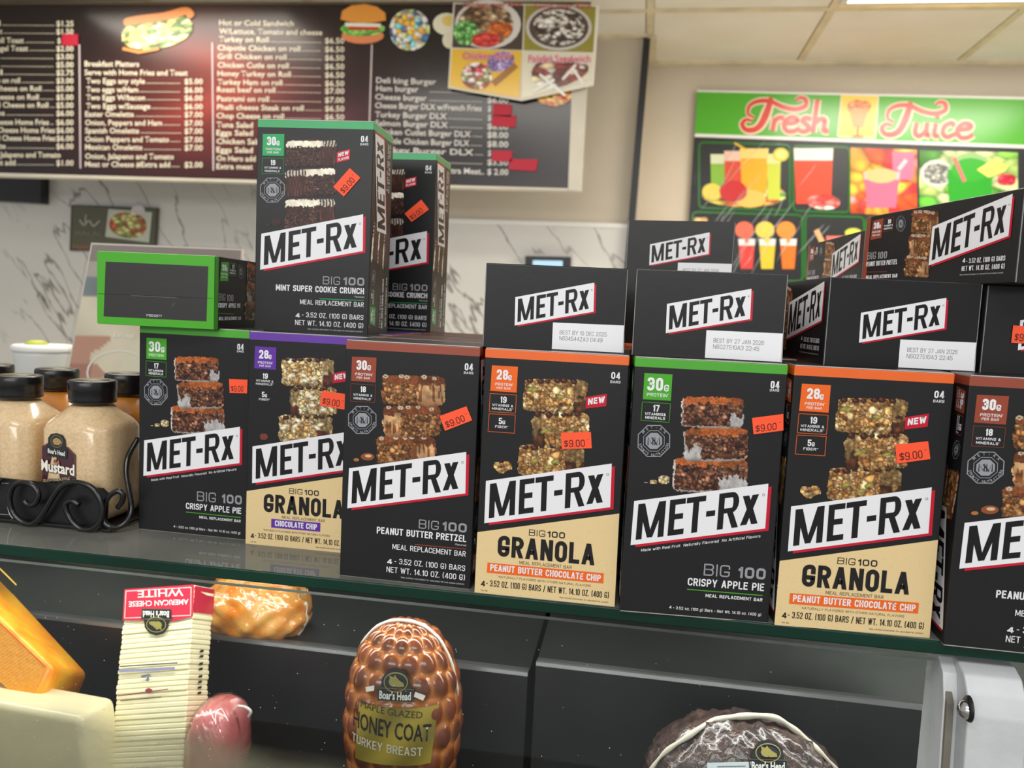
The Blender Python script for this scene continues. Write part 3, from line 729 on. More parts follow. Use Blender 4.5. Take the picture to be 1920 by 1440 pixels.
def side_print(fl, right):
    f = FL[fl]; mc = f['main']
    P = Print(homog([(880, 325), (1915, 75), (1862, 722), (868, 809)]), F_RIGHT if right else F_LEFT)
    P.poly([(925, 350), (993, 326), (985, 463), (912, 482)], mc, 1)
    P.text('28' if f['top'] == 'chips' else '30', (930, 408), (966, 398), 44, WT, .03); P.text('G', (967, 400), (978, 397), 26, WT, .03)
    P.text('PROTEIN', (922, 438), (977, 425), 14, WT, .02); P.text('PER BAR', (925, 458), (975, 446), 12, WT, .02)
    P.rbox([(1001, 332), (1062, 316), (1056, 408), (994, 422)], 2, mc)
    P.text({'apple': '17', 'brown': '18'}.get(fl, '19'), (1022, 366), (1045, 360), 30, WT, .03)
    P.text('VITAMINS &', (1000, 388), (1056, 376), 12, WT, .02); P.text('MINERALS', (1000, 408), (1054, 396), 12, WT, .02)
    badge(P, (1110, 360), 32, 56)
    G_ = (150, 150, 154)
    ttl = {'brown': 'PEANUT BUTTER PRETZEL', 'apple': 'CRISPY APPLE PIE', 'mint': 'MINT SUPER COOKIE CRUNCH', 'orange': 'PEANUT BUTTER CHOCOLATE CHIP', 'purple': 'CHOCOLATE CHIP'}[fl]
    P.text('BIG', (900, 615), (957, 610), 50, G_, 0); P.text('100', (966, 608), (1030, 600), 48, G_, .02)
    P.text(ttl, (896, 658), (1100, 640), 32, WT, .025)
    P.line([(895, 700), (1035, 690)], 4, mc, 2)
    P.text('MEAL REPLACEMENT BAR', (900, 742), (1105, 728), 24, WT, .01)
    bars = [(1182, 262, 1358, 425, 1290, False), (1172, 425, 1315, 575, 1230, True), (1150, 575, 1310, 715, 1250, False)]
    img = paint_stack(fl, (1135, 250, 1375, 725), bars, 5, seed=6)
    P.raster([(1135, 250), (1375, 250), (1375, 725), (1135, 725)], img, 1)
    logo(P, [(1322, 370), (1845, 120), (1822, 410), (1307, 635)])
    P.text('4', (1527, 605), (1545, 603), 30, WT, .04); P.text('- 3.52 OZ. (100 G) BARS', (1552, 602), (1803, 582), 33, WT, 0)
    P.text('NET WT. 14.10 OZ. (400 G)', (1523, 655), (1800, 635), 33, WT, 0)
    P.text('*See nutrition information for saturated fat and sodium content.', (1510, 688), (1795, 664), 9, (200, 200, 200), 0)
    return P.build('side_print', PM)

HB = [(170, 402), (1095, 425), (1060, 970), (150, 935)]
def bottom_print(date):
    P = Print(homog(HB), F_BOT)
    logo(P, [(362, 615), (873, 515), (867, 700), (358, 795)])
    P.poly([(605, 772), (1068, 785), (1062, 958), (598, 940)], (236, 237, 240), 1)
    g = (110, 110, 116)
    for a_, b_ in (((175, 408), (155, 930)), ((1090, 430), (1056, 965))): P.line([a_, b_], 4, (150, 150, 150), 1)
    P.text(date[0], (648, 846), (952, 857), 26, g, -.012, layer=2); P.text(date[1], (646, 884), (924, 893), 26, g, -.012, layer=2)
    return P.build('end_print', PM)
def top_print(fl):
    mc = FL[fl]['main']
    P = Print(homog([(722, 592), (1610, 625), (1610, 1180), (740, 1130)]), F_TOP)
    P.poly([(724, 594), (1608, 627), (1608, 1178), (742, 1128)], mc, 1)
    P.poly([(790, 672), (1560, 705), (1552, 1118), (787, 1077)], (52, 51, 51), 2)
    P.line([(745, 910), (1592, 946)], 3, (20, 26, 18), 3)
    P.line([(985, 925), (1000, 925), (1310, 940), (1330, 942), (1290, 1010)], 2.4, (120, 118, 112), 3)
    P.line([(1290, 1010), (1020, 996)], 1.5, (70, 68, 66), 3)
    P.text('P10012677', (1103, 1079), (1216, 1085), 17, WT, 0)
    return P.build('end_print', PM)

def carton_body(fl):
    """board carton with slightly softened folds; colour band round the top"""
    e = .00055
    sh = .0056; v = []; f = []; mi = []
    bm = bmesh.new()
    bmesh.ops.create_cube(bm, size=1)
    for vv in bm.verts: vv.co = Vector((vv.co.x*BW, (vv.co.y+.5)*BD, (vv.co.z+.5)*BH))
    bmesh.ops.bevel(bm, geom=list(bm.edges), offset=e, segments=2, affect='EDGES', profile=.5)
    g = bmesh.ops.bisect_plane(bm, geom=list(bm.verts)+list(bm.edges)+list(bm.faces), plane_co=(0, 0, BH-sh), plane_no=(0, 0, 1))
    me = bpy.data.meshes.new('carton_board')
    for fc in bm.faces:
        c = fc.calc_center_median(); fc.material_index = 1 if c.z > BH-sh else 0
        if abs(fc.normal.z) > .9 and c.z > BH*.9: fc.material_index = 0
    bm.to_mesh(me); bm.free()
    me.polygons.foreach_set('use_smooth', [False]*len(me.polygons))
    return me
M_CARD = mat('black_carton_board', (30, 30, 31), rough=.36, spec=.32, bump=.04, bscale=180, var=.12, vscale=30)
M_EDGE = mat('raw_board_edge', (190, 188, 184), rough=.7)
M_STK = mat('orange_sticker', (255, 88, 48), rough=.5, spec=.4, bump=.05)
M_BAND = {k: mat('band_'+k, FL[k]['main'], rough=.35, var=.06, vscale=40) for k in FL}

def flap(which, fl):
    z0, z1 = ((-.00055, .0006) if which == 'bottom' else (BH-.0006, BH+.00055))
    x, y0, y1 = BW/2-.0006, .0006, BD-.0006
    v = [(-x, y0, z0), (x, y0, z0), (x, y1, z0), (-x, y1, z0), (-x, y0, z1), (x, y0, z1), (x, y1, z1), (-x, y1, z1)]
    me = bpy.data.meshes.new('end_flap'); me.from_pydata(v, [], HEXF); me.update()
    me.materials.append(M_CARD); me.materials.append(M_EDGE)
    for p in me.polygons: p.material_index = 0 if abs(p.normal.z) > .5 else 1
    return me

_made = {}
def once(key, fn):
    """build the source mesh once; later cartons share it"""
    if key not in _made:
        o = fn(); me = o.data if isinstance(o, bpy.types.Object) else o
        if isinstance(o, bpy.types.Object): bpy.data.objects.remove(o)
        _made[key] = me
    return _made[key]
D1 = ('BEST BY 27 JAN 2026', 'N6027510A3 22:45'); D2 = ('BEST BY 10 DEC 2025', 'N634544ZA3 04:49')
def carton(fl, loc, rot, label, pose='stand', date=D1, group=None, prints=('front', 'left', 'right'), ends=('bottom',), cat='snack carton'):
    root = empty('snack_bar_carton')
    Rz = Matrix.Rotation(rot, 4, 'Z')
    if pose == 'stand': L = Matrix.Identity(4)
    elif pose == 'bottom_out':   # lying on its back, bottom end to the customer, front face up
        L = Matrix.Translation((0, 0, BD)) @ Matrix.Rotation(-math.pi/2, 4, 'X')
    else:                        # top end to the customer, front face up
        L = Matrix.Translation((0, 0, BD)) @ Matrix.Rotation(math.pi, 4, 'Z') @ Matrix.Rotation(-math.pi/2, 4, 'X') @ Matrix.Translation((0, 0, -BH))
    root.matrix_world = Matrix.Translation(loc) @ Rz
    root['pose'] = pose
    def ch(name, me):
        o = bpy.data.objects.new(name, me); COL.objects.link(o); o.parent = root; o.matrix_local = L; return o
    bme = once(('body', fl), lambda: carton_body(fl))
    if not bme.materials: bme.materials.append(M_CARD); bme.materials.append(M_BAND[fl])
    ch('board', bme)
    for e in ('bottom', 'top'):
        fo = ch('end_flap', once(('flap', e, fl), lambda: flap(e, fl)))
    if 'front' in prints:
        fn = {'orange': lambda: front_granola('orange', 'front_print', 'PEANUT BUTTER CHOCOLATE CHIP'),
              'purple': lambda: front_granola('purple', 'front_print', 'CHOCOLATE CHIP'),
              'brown': lambda: front_dark('brown', 'front_print', 'PEANUT BUTTER PRETZEL', 222, {'n': '18'}),
              'mint': lambda: front_dark('mint', 'front_print', 'MINT SUPER COOKIE CRUNCH', 160, {'n': '19'}),
              'apple': lambda: front_apple('front_print')}[fl]
        ch('front_print', once(('front', fl), fn))
    if 'left' in prints: ch('side_print', once(('side', fl, 0), lambda: side_print(fl, False)))
    if 'right' in prints: ch('side_print', once(('side', fl, 1), lambda: side_print(fl, True)))
    if 'bottom' in ends: ch('end_print', once(('bot', date), lambda: bottom_print(date)))
    if 'top' in ends: ch('end_print', once(('top', fl), lambda: top_print(fl)))
    tag(root, label, cat, group)
    root['_L'] = [list(r) for r in L]
    return root
def sticker(root, src, quad, fr, parent_L=None):
    """price sticker: quad in the proof px of the face whose corners are src"""
    m = homog(src); uv = m(quad)
    P = Print(lambda p: np.atleast_2d(np.asarray(p, float)), fr)
    L = Matrix([list(r) for r in root['_L']])
    # paper body
    lo = fr(uv, 8); hi = fr(uv, 11)
    st = pydata('price_sticker', list(lo)+list(hi), [(0, 1, 2, 3), (7, 6, 5, 4), (0, 4, 5, 1), (1, 5, 6, 2), (2, 6, 7, 3), (3, 7, 4, 0)], M_STK, root)
    st.matrix_local = L
    st['label'] = 'orange price sticker reading $9.00'
    mq = homog([(0, 0), (158, 0), (158, 88), (0, 88)], [tuple(x) for x in uv])
    def mm(p): return mq(p)
    P.m = mm
    P.text('$9.00', (14, 78), (122, 78), 38, (60, 22, 20), -.005, layer=13, turned=True)
    P.line([(134, 41), (144, 41)], 2, (60, 22, 20), 13)
    o = P.build('price_print', PMK, st)
    return st

# ------------------------------------------------------------------ structure
M_WALL = mat('beige_wall_paint', (214, 202, 182), rough=.6, var=.08, vscale=3, bump=.1, bscale=60)
M_CEIL = mat('ceiling_tile', (244, 238, 224), rough=.9, c2=(236, 228, 208), vscale=4, bump=.5, bscale=90)
M_TRIM = mat('yellowed_trim', (234, 220, 184), rough=.5, var=.2, vscale=12)
M_BLACK = mat('black_plastic', (16, 16, 17), rough=.4, bump=.05)
def marble():
    m, N, Lk, b = nt('marble_splash'); b.inputs['Roughness'].default_value = .35
    tc = N.new('ShaderNodeTexCoord'); m0 = N.new('ShaderNodeMapping'); m0.inputs['Rotation'].default_value = (0, math.radians(-55), 0)
    mp = N.new('ShaderNodeMapping'); mp.inputs['Scale'].default_value = (1.0, 1, 4.2)
    Lk.new(tc.outputs['Object'], m0.inputs['Vector']); Lk.new(m0.outputs[0], mp.inputs['Vector'])
    n = N.new('ShaderNodeTexNoise'); n.inputs['Scale'].default_value = 2.0; n.inputs['Detail'].default_value = 4; n.inputs['Roughness'].default_value = .45
    Lk.new(mp.outputs[0], n.inputs['Vector'])
    s_ = N.new('ShaderNodeMath'); s_.operation = 'SUBTRACT'; s_.inputs[1].default_value = .5; Lk.new(n.outputs['Fac'], s_.inputs[0])
    a = N.new('ShaderNodeMath'); a.operation = 'ABSOLUTE'; Lk.new(s_.outputs[0], a.inputs[0])
    r = N.new('ShaderNodeValToRGB'); r.color_ramp.elements[0].position = 0; r.color_ramp.elements[0].color = (1, 1, 1, 1)
    r.color_ramp.elements[1].position = .014; r.color_ramp.elements[1].color = (0, 0, 0, 1); Lk.new(a.outputs[0], r.inputs[0])
    n2 = N.new('ShaderNodeTexNoise'); n2.inputs['Scale'].default_value = 2.4; Lk.new(tc.outputs['Object'], n2.inputs['Vector'])
    r2 = N.new('ShaderNodeValToRGB'); r2.color_ramp.elements[0].position = .38; r2.color_ramp.elements[1].position = .55; Lk.new(n2.outputs['Fac'], r2.inputs[0])
    mu = N.new('ShaderNodeMath'); mu.operation = 'MULTIPLY'; Lk.new(r.outputs[0], mu.inputs[0]); Lk.new(r2.outputs[0], mu.inputs[1])
    mx = N.new('ShaderNodeMix'); mx.data_type = 'RGBA'; mx.inputs['A'].default_value = L3((216, 213, 205)); mx.inputs['B'].default_value = L3((120, 112, 104))
    Lk.new(mu.outputs[0], mx.inputs['Factor']); Lk.new(mx.outputs['Result'], b.inputs['Base Color'])
    return m
M_MARBLE = marble()
YW, YR = 2.5, 2.8
XC = -.045
struct(box('wall_back', (-4.2, YW, -1.3), (XC, YW+.3+.1, CEIL), M_WALL))
struct(box('wall_right', (XC, YR, -1.3), (3.2, YR+.1, CEIL), M_WALL))
zt = at(300, 322, YW)[2]
struct(box('trim_1', (-4.2, YW-.012, -1.2), (-1.0, YW, zt+.02), M_MARBLE))
zt2 = at(1000, 424, YW)[2]
struct(box('trim_2', (-1.0, YW-.012, -1.2), (XC-.012, YW, zt2), M_MARBLE))
struct(box('trim_3', (-1.0, YW-.016, zt2), (XC-.012, YW, zt2+.018), mat('white_cap_strip', (232, 230, 224), rough=.35), bev=.003))
# dark corner conduit
p0 = at(1213, 74, YW-.02); p1 = at(1178, 430, YW-.02)
post = hexa('trim_4', [tuple(p1+[-.012, -.012, -.4]), tuple(p1+[.012, -.012, -.4]), tuple(p1+[.012, .012, -.4]), tuple(p1+[-.012, .012, -.4]),
                       tuple(p0+[-.012, -.012, 0]), tuple(p0+[.012, -.012, 0]), tuple(p0+[.012, .012, 0]), tuple(p0+[-.012, .012, 0])], M_BLACK)
struct(post)
struct(box('floor', (-4.2, -3, -1.3), (3.2, 2.9, -1.25), mat('floor_tile', (150, 142, 130), rough=.5, var=.2, vscale=3)))
# ceiling: drop tiles in yellowed T-bars over a plain slab
ceil = struct(box('ceiling', (-4.2, .2, CEIL+.012), (3.2, 2.9, CEIL+.05), M_TRIM))
xs = [-4.14]+[-.04+.56*k for k in range(-7, 6)]
xs = sorted(set(x for x in xs if x < 3.2))
ys = [2.86, 2.25, 1.65, 1.05, .45]
for i in range(len(xs)-1):
    for j in range(len(ys)-1):
        if j == 1 and (xs[i] > .5 and xs[i+1] < 1.7): continue
        if ys[j] > 2.5 and xs[i+1] < -.02 and False: continue
        d = random.uniform(0, .004)
        t_ = box('tile', (xs[i]+.014, ys[j+1]+.014, CEIL-.002-d), (xs[i+1]-.014, ys[j]-.014, CEIL+.011), M_CEIL, ceil, bev=.002)
for x in xs[1:]:
    box('ceiling_bar', (x-.011, .45, CEIL-.006), (x+.013, 2.86, CEIL+.004), M_TRIM, ceil)
for y in ys[1:]:
    box('ceiling_bar', (-4.1, y-.013, CEIL-.0065), (3.1, y+.013, CEIL+.003), M_TRIM, ceil)
struct(box('trim_5', (-4.2, YW-.03, CEIL-.014), (XC, YW, CEIL-.0005), M_TRIM))
struct(box('trim_6', (XC, YR-.03, CEIL-.016), (3.2, YR, CEIL-.0005), M_TRIM))
struct(box('trim_7', (XC-.002, YW-.02, CEIL-.016), (XC+.03, YR-.03, CEIL-.0005), M_TRIM))
# light fittings
M_DIFF = mat('lamp_diffuser', (255, 250, 240), rough=.5, emis=(255, 246, 228), es=4)
M_FRAME = mat('white_lamp_frame', (225, 222, 214), rough=.4)
def fixture(x0, y0, x1, y1, label):
    r = empty('ceiling_light', ((x0+x1)/2, (y0+y1)/2, CEIL-.004))
    c = np.array(r.location)
    def sub(n, lo, hi, m): 
        o = box(n, tuple(np.array(lo)-c), tuple(np.array(hi)-c), m, r); return o
    sub('diffuser', (x0+.02, y0+.02, CEIL-.012), (x1-.02, y1-.02, CEIL-.004), M_DIFF)
    for n, lo, hi in (('lamp_frame', (x0, y0, CEIL-.012), (x1, y0+.02, CEIL-.001)), ('lamp_frame', (x0, y1-.02, CEIL-.012), (x1, y1, CEIL-.001)),
                      ('lamp_frame', (x0, y0+.02, CEIL-.012), (x0+.02, y1-.02, CEIL-.001)), ('lamp_frame', (x1-.02, y0+.02, CEIL-.012), (x1, y1-.02, CEIL-.001))):
        sub(n, lo, hi, M_FRAME)
    tag(r, label, 'ceiling light', 'flush ceiling lights'); return r
fixture(-2.05, 1.48, -1.25, 1.94, 'ceiling light mirrored in the glossy menu board')
fixture(.53, 1.62, 1.64, 2.2, 'white framed ceiling light whose edge shows above the juice poster')

tag(box('kitchen_counter', (-3.4, 1.2, -.40), (2.6, 2.44, -.36), mat('white_worktop', (232, 230, 224), rough=.5, var=.05, vscale=4)), 'long white worktop along the back wall behind the display case', 'counter')  # out-of-view surface, added to bounce lamp light onto ceiling and walls
bpy.data.objects['kitchen_counter'].location.z = 0
# ------------------------------------------------------------------ menu board
MW = wallmap(YM-.05)
PMM = print_mat('menu_print', rough=.22, spec=.5, coat=.0, bump=.0)
mb = empty('menu_board', (-1.35, YM-.02, .9)); off = np.array(mb.location)
def loc3(fn, o): return lambda uv, l: fn(uv, l)-o
def quadslab(name, px, Yf, th, m, parent=None, o=np.zeros(3)):
    p = [at(a, b, Yf) for a, b in px]   # tl,tr,br,bl
    tl, tr, br, bl = p; d = np.array([0, th, 0])
    return hexa(name, [bl-o, br-o, br+d-o, bl+d-o, tl-o, tr-o, tr+d-o, tl+d-o], m, parent)
M_MB = mat('menu_board_black', (20, 18, 18), rough=.25)
M_MF = mat('cream_metal_frame', (214, 206, 188), rough=.4, var=.1, vscale=10)
quadslab('board_panel', [(-120, 9), (1078, 8), (1065, 354), (-120, 322)], YM-.05, .03, M_MB, mb, off)
quadslab('board_frame', [(1078, 8), (1108, 8), (1089, 358), (1065, 356)], YM-.055, .045, M_MF, mb, off)
quadslab('board_frame', [(-120, 321), (1066, 353), (1066, 357), (-120, 327)], YM-.055, .045, M_MF, mb, off)
quadslab('board_frame', [(-120, 4), (1108, 3), (1108, 8), (-120, 9)], YM-.055, .045, mat('dark_bronze_frame', (90, 72, 48), rough=.5), mb, off)
P = Print(MW, loc3(wallframe(YM-.05), off))
X, Y = np.meshgrid(np.linspace(-120, 1070, 120), np.linspace(8, 350, 40))
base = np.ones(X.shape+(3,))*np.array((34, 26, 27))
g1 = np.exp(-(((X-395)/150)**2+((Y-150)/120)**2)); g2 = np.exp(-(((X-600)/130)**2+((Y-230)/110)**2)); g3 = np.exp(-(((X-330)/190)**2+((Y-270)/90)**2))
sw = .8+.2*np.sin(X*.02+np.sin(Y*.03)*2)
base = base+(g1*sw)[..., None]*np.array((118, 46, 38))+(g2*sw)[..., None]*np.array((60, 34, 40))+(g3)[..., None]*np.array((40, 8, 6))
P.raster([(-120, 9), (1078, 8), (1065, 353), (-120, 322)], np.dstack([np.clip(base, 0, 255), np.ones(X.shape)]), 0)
CR = (240, 230, 205)
def mrow(x0, x1, y, s, col=CR, price=None, px=None, dots=None, sl=.012, cap=10):
    if s: P.btext(s, (x0, y), (x1, y+(x1-x0)*sl), cap, col, .014, layer=2, flat=False)
    if price: P.btext(price, (px[0], y+(px[0]-x0)*sl), (px[1], y+(px[1]-x0)*sl), cap, col, .014, layer=2, flat=False)
    if dots:
        a, b = dots; yy = y+(a-x0)*sl
        n = int((b-a)/3.2)
        for i in range(n): P.disc((a+i*3.2, yy+(i*3.2)*sl-1.2), 1.0, 1.2, col, 2, n=4)
c1y = [49, 64, 81, 96, 111, 126, 141, 156, 171, 187, 202, 217, 234, 249, 264, 279, 295, 310]
c1 = [('l', 2, '$1.25'), ('st', 6, '$1.50'), ('oll Toast', 46, '$'), ('agel Toast', 54, '$2.00'), ('', 0, '$3.00'), ('', 0, '$5.00'), ('ll', 6, '$2.75'), ('e on roll', 39, '$3.00'), ('cheese on Roll', 79, '$5.00'), ('heese on Roll', 74, '$5.00'),
      ('d Cheese on Roll', 92, '$5.00'), ('os', 10, '$6.00'), ('heese Home Fries', 93, '$6.00'), ('Cheese Home Fries', 104, '$6.00'), ('d Cheese Home Fries', 105, '$6.00'), ('tte', 12, '$6.00'), (', Jalapeno and Tomato', 115, None), ('nt add', 30, '$1.00')]
for y, (s, x1, p) in zip(c1y, c1):
    mrow(-4, x1, y, s, price=p, px=(107, 139) if p != '$' else (109, 115), dots=(max(x1, 0)+4, 106) if p and x1 < 100 else None, sl=.006)
c2 = [(160, 262, 125, 'Breakfast Platters', None), (160, 353, 141, 'Serve with Home Fries and Toast', None), (163, 273, 157, 'Two Eggs any style', '$5.00'), (163, 260, 173, 'Two eggs w/Ham', '$6.00'), (163, 273, 188, 'Two Eggs W/bacon', '$6.00'),
      (163, 283, 204, 'Two Eggs w/Sausage', '$6.00'), (161, 252, 219, 'Easter Omelette', '$7.00'), (161, 305, 235, 'Onion, Peppers and Ham', '$7.00'), (161, 262, 250, 'Spanish Omelette', '$7.00'), (161, 318, 266, 'Onion Peppers and Tomato', '$7.00'),
      (161, 268, 281, 'Mexican Omelette', '$7.00'), (161, 327, 298, 'Onion, Jalapeno and Tomato', None), (161, 320, 313, 'Meat or Cheese #Extra add', '$2.00')]
for x0, x1, y, s, p in c2: mrow(x0, x1, y, s, price=p, px=(347, 381), dots=(x1+4, 343) if p else None, sl=.006)
c3 = [(412, 552, 48, 'Hot or Cold Sandwich', None), (412, 605, 64, 'W/Lettuce, Tomato and cheese', None), (412, 505, 79, 'Turkey on Roll', '$6.50'), (409, 564, 95, 'Chipotle Chicken on roll', '$6.50'), (409, 538, 111, 'Grill Chicken on roll', '$6.50'),
      (409, 542, 127, 'Chicken Cutle on roll', '$6.50'), (409, 546, 143, 'Honey Turkey on Roll', '$6.50'), (409, 530, 159, 'Turkey Ham on roll', '$6.50'), (408, 517, 173, 'Roast beef on roll', '$7.00'), (408, 505, 190, 'Pastrami on roll', '$7.00'),
      (408, 570, 206, 'Phalli cheese Steak on roll', '$6.50'), (407, 533, 222, 'Chop Cheese on roll', '$6.50'), (407, 475, 239, 'Tuna Salad', None), (407, 475, 254, 'Eggs Salad', None), (407, 497, 270, 'Chicken Salad', None), (407, 475, 286, 'Eggs Salad', None),
      (407, 480, 302, 'On Hero add', None), (407, 475, 317, 'Extra meat', None)]
for x0, x1, y, s, p in c3: mrow(x0, x1, y, s, price=p, px=(610, 646), dots=(x1+4, 606) if p else None, sl=.014)
c4 = [(706, 818, 156, 'Deli king Burger', None), (706, 785, 171, 'Ham burger', 'd'), (704, 800, 187, 'Cheese burger', '$6.00'), (704, 903, 203, 'Cheese Burger DLX w/French Fries', '$'), (704, 838, 220, 'Turkey Burger DLX', '$'), (704, 840, 236, 'Salmon Burger DLX', '$8.00'),
      (704, 883, 252, 'Chicken Cutlet Burger DLX', '$8.00'), (704, 880, 269, 'Chipotle Chicken Burger DLX', '$8.00'), (704, 888, 286, 'Turkey Burger DLX', '$'), (704, 800, 303, '', '$3.50'), (800, 908, 324, 'Add Extra Meat..', '$ 2.00')]
for x0, x1, y, s, p in c4:
    mrow(x0, x1, y, s, col=(226, 222, 214), price=p if p and p != 'd' else None, px=(914, 953) if p != '$' else (915, 921), dots=(max(x1+4, 807) if p in ('d', '$6.00') else x1+4, 908) if p and x1 < 890 else None, sl=.03, cap=10.5)
for a, b in (((150, 84), (152, 316)), ((399, 80), (401, 320)), ((698, 84), (690, 340))): P.line([a, b], 2.6, (214, 200, 200), 2)
# food pictures printed on the board
def food(P, quad, pal, cell, seed, n=44, shape='oval', layer=3, gain=1.1):
    X, Y = np.meshgrid(np.linspace(0, 100, n), np.linspace(0, 100, n))
    C = clusters(X, Y, pal, cell, seed, edge=.3, gain=gain)
    al = np.ones(X.shape) if shape == 'full' else (((X-50)/49)**2+((Y-50)/49)**2 < 1)
    P.raster(quad, np.dstack([C, al]), layer)
food(P, [(226, 36), (366, 18), (364, 84), (228, 104)], [(236, 232, 150), (200, 220, 110), (90, 130, 50), (250, 240, 190), (230, 200, 110)], 9, 1)
P.line(smooth_path([(234, 44), (262, 38), (310, 32), (350, 22), (362, 34)], 5), [8]*1+[15]*19+[8], (226, 140, 72), 5)
P.line([(232, 92), (262, 99), (300, 92)], 6, (226, 150, 80), 5)
# burger
P.disc((681, 68), 40, 15, (226, 140, 92), 3); food(P, [(636, 42), (726, 42), (722, 68), (640, 70)], [(120, 190, 80), (150, 214, 110), (90, 160, 60)], 12, 2)
P.line([(648, 47), (715, 49)], 7, (246, 240, 226), 5); P.line([(655, 54), (712, 55)], 6, (206, 62, 40), 5)
P.poly([(640, 38), (643, 22), (660, 12), (685, 9), (708, 14), (724, 26), (725, 40), (700, 44), (660, 43)], (240, 160, 66), 6)
food(P, [(730, 17), (808, 17), (808, 97), (730, 97)], [(226, 226, 214), (120, 200, 206), (236, 170, 70), (80, 110, 150), (200, 214, 130), (240, 236, 220)], 11, 3)
P.disc((838, 46), 26, 21, (244, 240, 214), 3); P.disc((842, 40), 13, 10, (240, 214, 120), 4); P.disc((844, 76), 14, 16, (238, 232, 206), 3)
food(P, [(1002, 150), (1075, 150), (1075, 201), (1002, 201)], [(230, 150, 50), (236, 190, 90), (200, 90, 40)], 12, 4)
P.build('menu_print', PMM, mb)
M_REDL = mat('red_price_label', (186, 24, 52), rough=.6)
for q in ([(116, 64), (146, 64), (146, 85), (116, 85)], [(925, 193), (960, 197), (958, 219), (924, 217)], [(923, 216), (968, 216), (966, 239), (922, 236)],
          [(923, 282), (961, 283), (959, 303), (922, 302)], [(956, 298), (1009, 299), (1005, 321), (954, 318)]):
    quadslab('price_label', q, YM-.056, .002, M_REDL, mb, off)
tag(mb, 'long dark deli menu board of columns and prices with red price labels', 'menu board')
# four-dish poster hung over the board's right end
fp = empty('food_poster', (-.45, YM-.08, 1.0)); off = np.array(fp.location)
YP = YM-.075
pts = [(850, 5), (1124, 10), (1113, 160), (978, 189), (840, 165)]
fr = [at(a, b, YP)-off for a, b in pts]; bk = [p+np.array([0, .006, 0]) for p in fr]
v = fr+bk; f = [(0, 4, 3, 2, 1), (5, 6, 7, 8, 9)]+[(i, (i+1) % 5, (i+1) % 5+5, i+5) for i in range(5)]
pydata('poster_sheet', v, f, mat('poster_paper', (232, 226, 206), rough=.4), fp)
P = Print(wallmap(YP), loc3(wallframe(YP, .001, .0007), off))
P.poly([(853, 8), (982, 10), (979, 94), (848, 89)], (74, 60, 52), 1); P.poly([(985, 10), (1117, 13), (1112, 98), (982, 94)], (150, 140, 50), 1)
P.poly([(848, 92), (978, 96), (974, 184), (843, 162)], (236, 190, 56), 1); P.poly([(981, 97), (1111, 101), (1108, 150), (978, 185)], (228, 222, 198), 1)
P.disc((915, 46), 62, 46, (226, 222, 216), 2, n=24); food(P, [(858, 5), (968, 8), (962, 90), (858, 86)], [(120, 92, 66), (160, 128, 96), (84, 62, 46), (200, 180, 150)], 9, 5)
food(P, [(850, 38), (900, 38), (894, 88), (850, 86)], [(90, 160, 80), (140, 200, 120), (60, 120, 60)], 14, 6, layer=4)
food(P, [(884, 62), (940, 62), (938, 90), (884, 90)], [(200, 50, 50), (224, 80, 66)], 18, 7, layer=5); food(P, [(915, 40), (965, 42), (960, 72), (915, 70)], [(226, 120, 50), (190, 90, 50)], 14, 8, layer=4)
P.disc((1048, 52), 62, 43, (210, 204, 200), 2, n=24); P.disc((1048, 52), 56, 38, (84, 70, 58), 3, n=24)
food(P, [(998, 16), (1100, 18), (1096, 88), (1000, 86)], [(214, 206, 196), (96, 78, 66), (64, 52, 46), (226, 220, 212)], 8, 9, layer=4)
X0 = (900, 140)
food(P, [(866, 116), (926, 118), (922, 172), (862, 166)], [(214, 60, 90), (230, 200, 180), (110, 140, 60), (150, 60, 50), (240, 225, 220)], 14, 10, layer=3)
food(P, [(912, 100), (968, 94), (962, 130), (915, 140)], [(132, 110, 170), (170, 150, 200)], 16, 11, layer=3); P.line([(925, 158), (968, 122)], 12, (166, 110, 44), 2)
food(P, [(990, 108), (1108, 108), (1104, 150), (1000, 178)], [(90, 44, 34), (120, 66, 50), (236, 230, 214), (214, 190, 150), (160, 60, 60)], 16, 12, layer=3)
for a, b in (((1012, 140), (1060, 180)), ((1000, 172), (1040, 150)), ((1055, 150), (1080, 122)), ((1075, 130), (1095, 160))): P.line([a, b], 5, (240, 236, 228), 5)
PK = (214, 80, 110)
P.btext('Chicken Gyro', (868, 111), (961, 112), 12, (244, 200, 200), .05, layer=6); P.btext('Chicken Gyro', (868, 111), (961, 112), 12, PK, .01, layer=7)
P.btext('Falafel Sandwich', (991, 116), (1107, 119), 13, (250, 220, 220), .05, layer=6); P.btext('Falafel Sandwich', (991, 116), (1107, 119), 13, PK, .01, layer=7)
P.btext('Chicken over Rice', (868, 13), (978, 14), 8, (200, 90, 90), .02, layer=6); P.btext('Lamb over Rice', (1003, 15), (1108, 17), 8, (200, 90, 90), .02, layer=6)
P.build('poster_print', PMM, fp)
tag(fp, 'four-dish food poster with pointed lower edge hung over the menu board', 'poster')

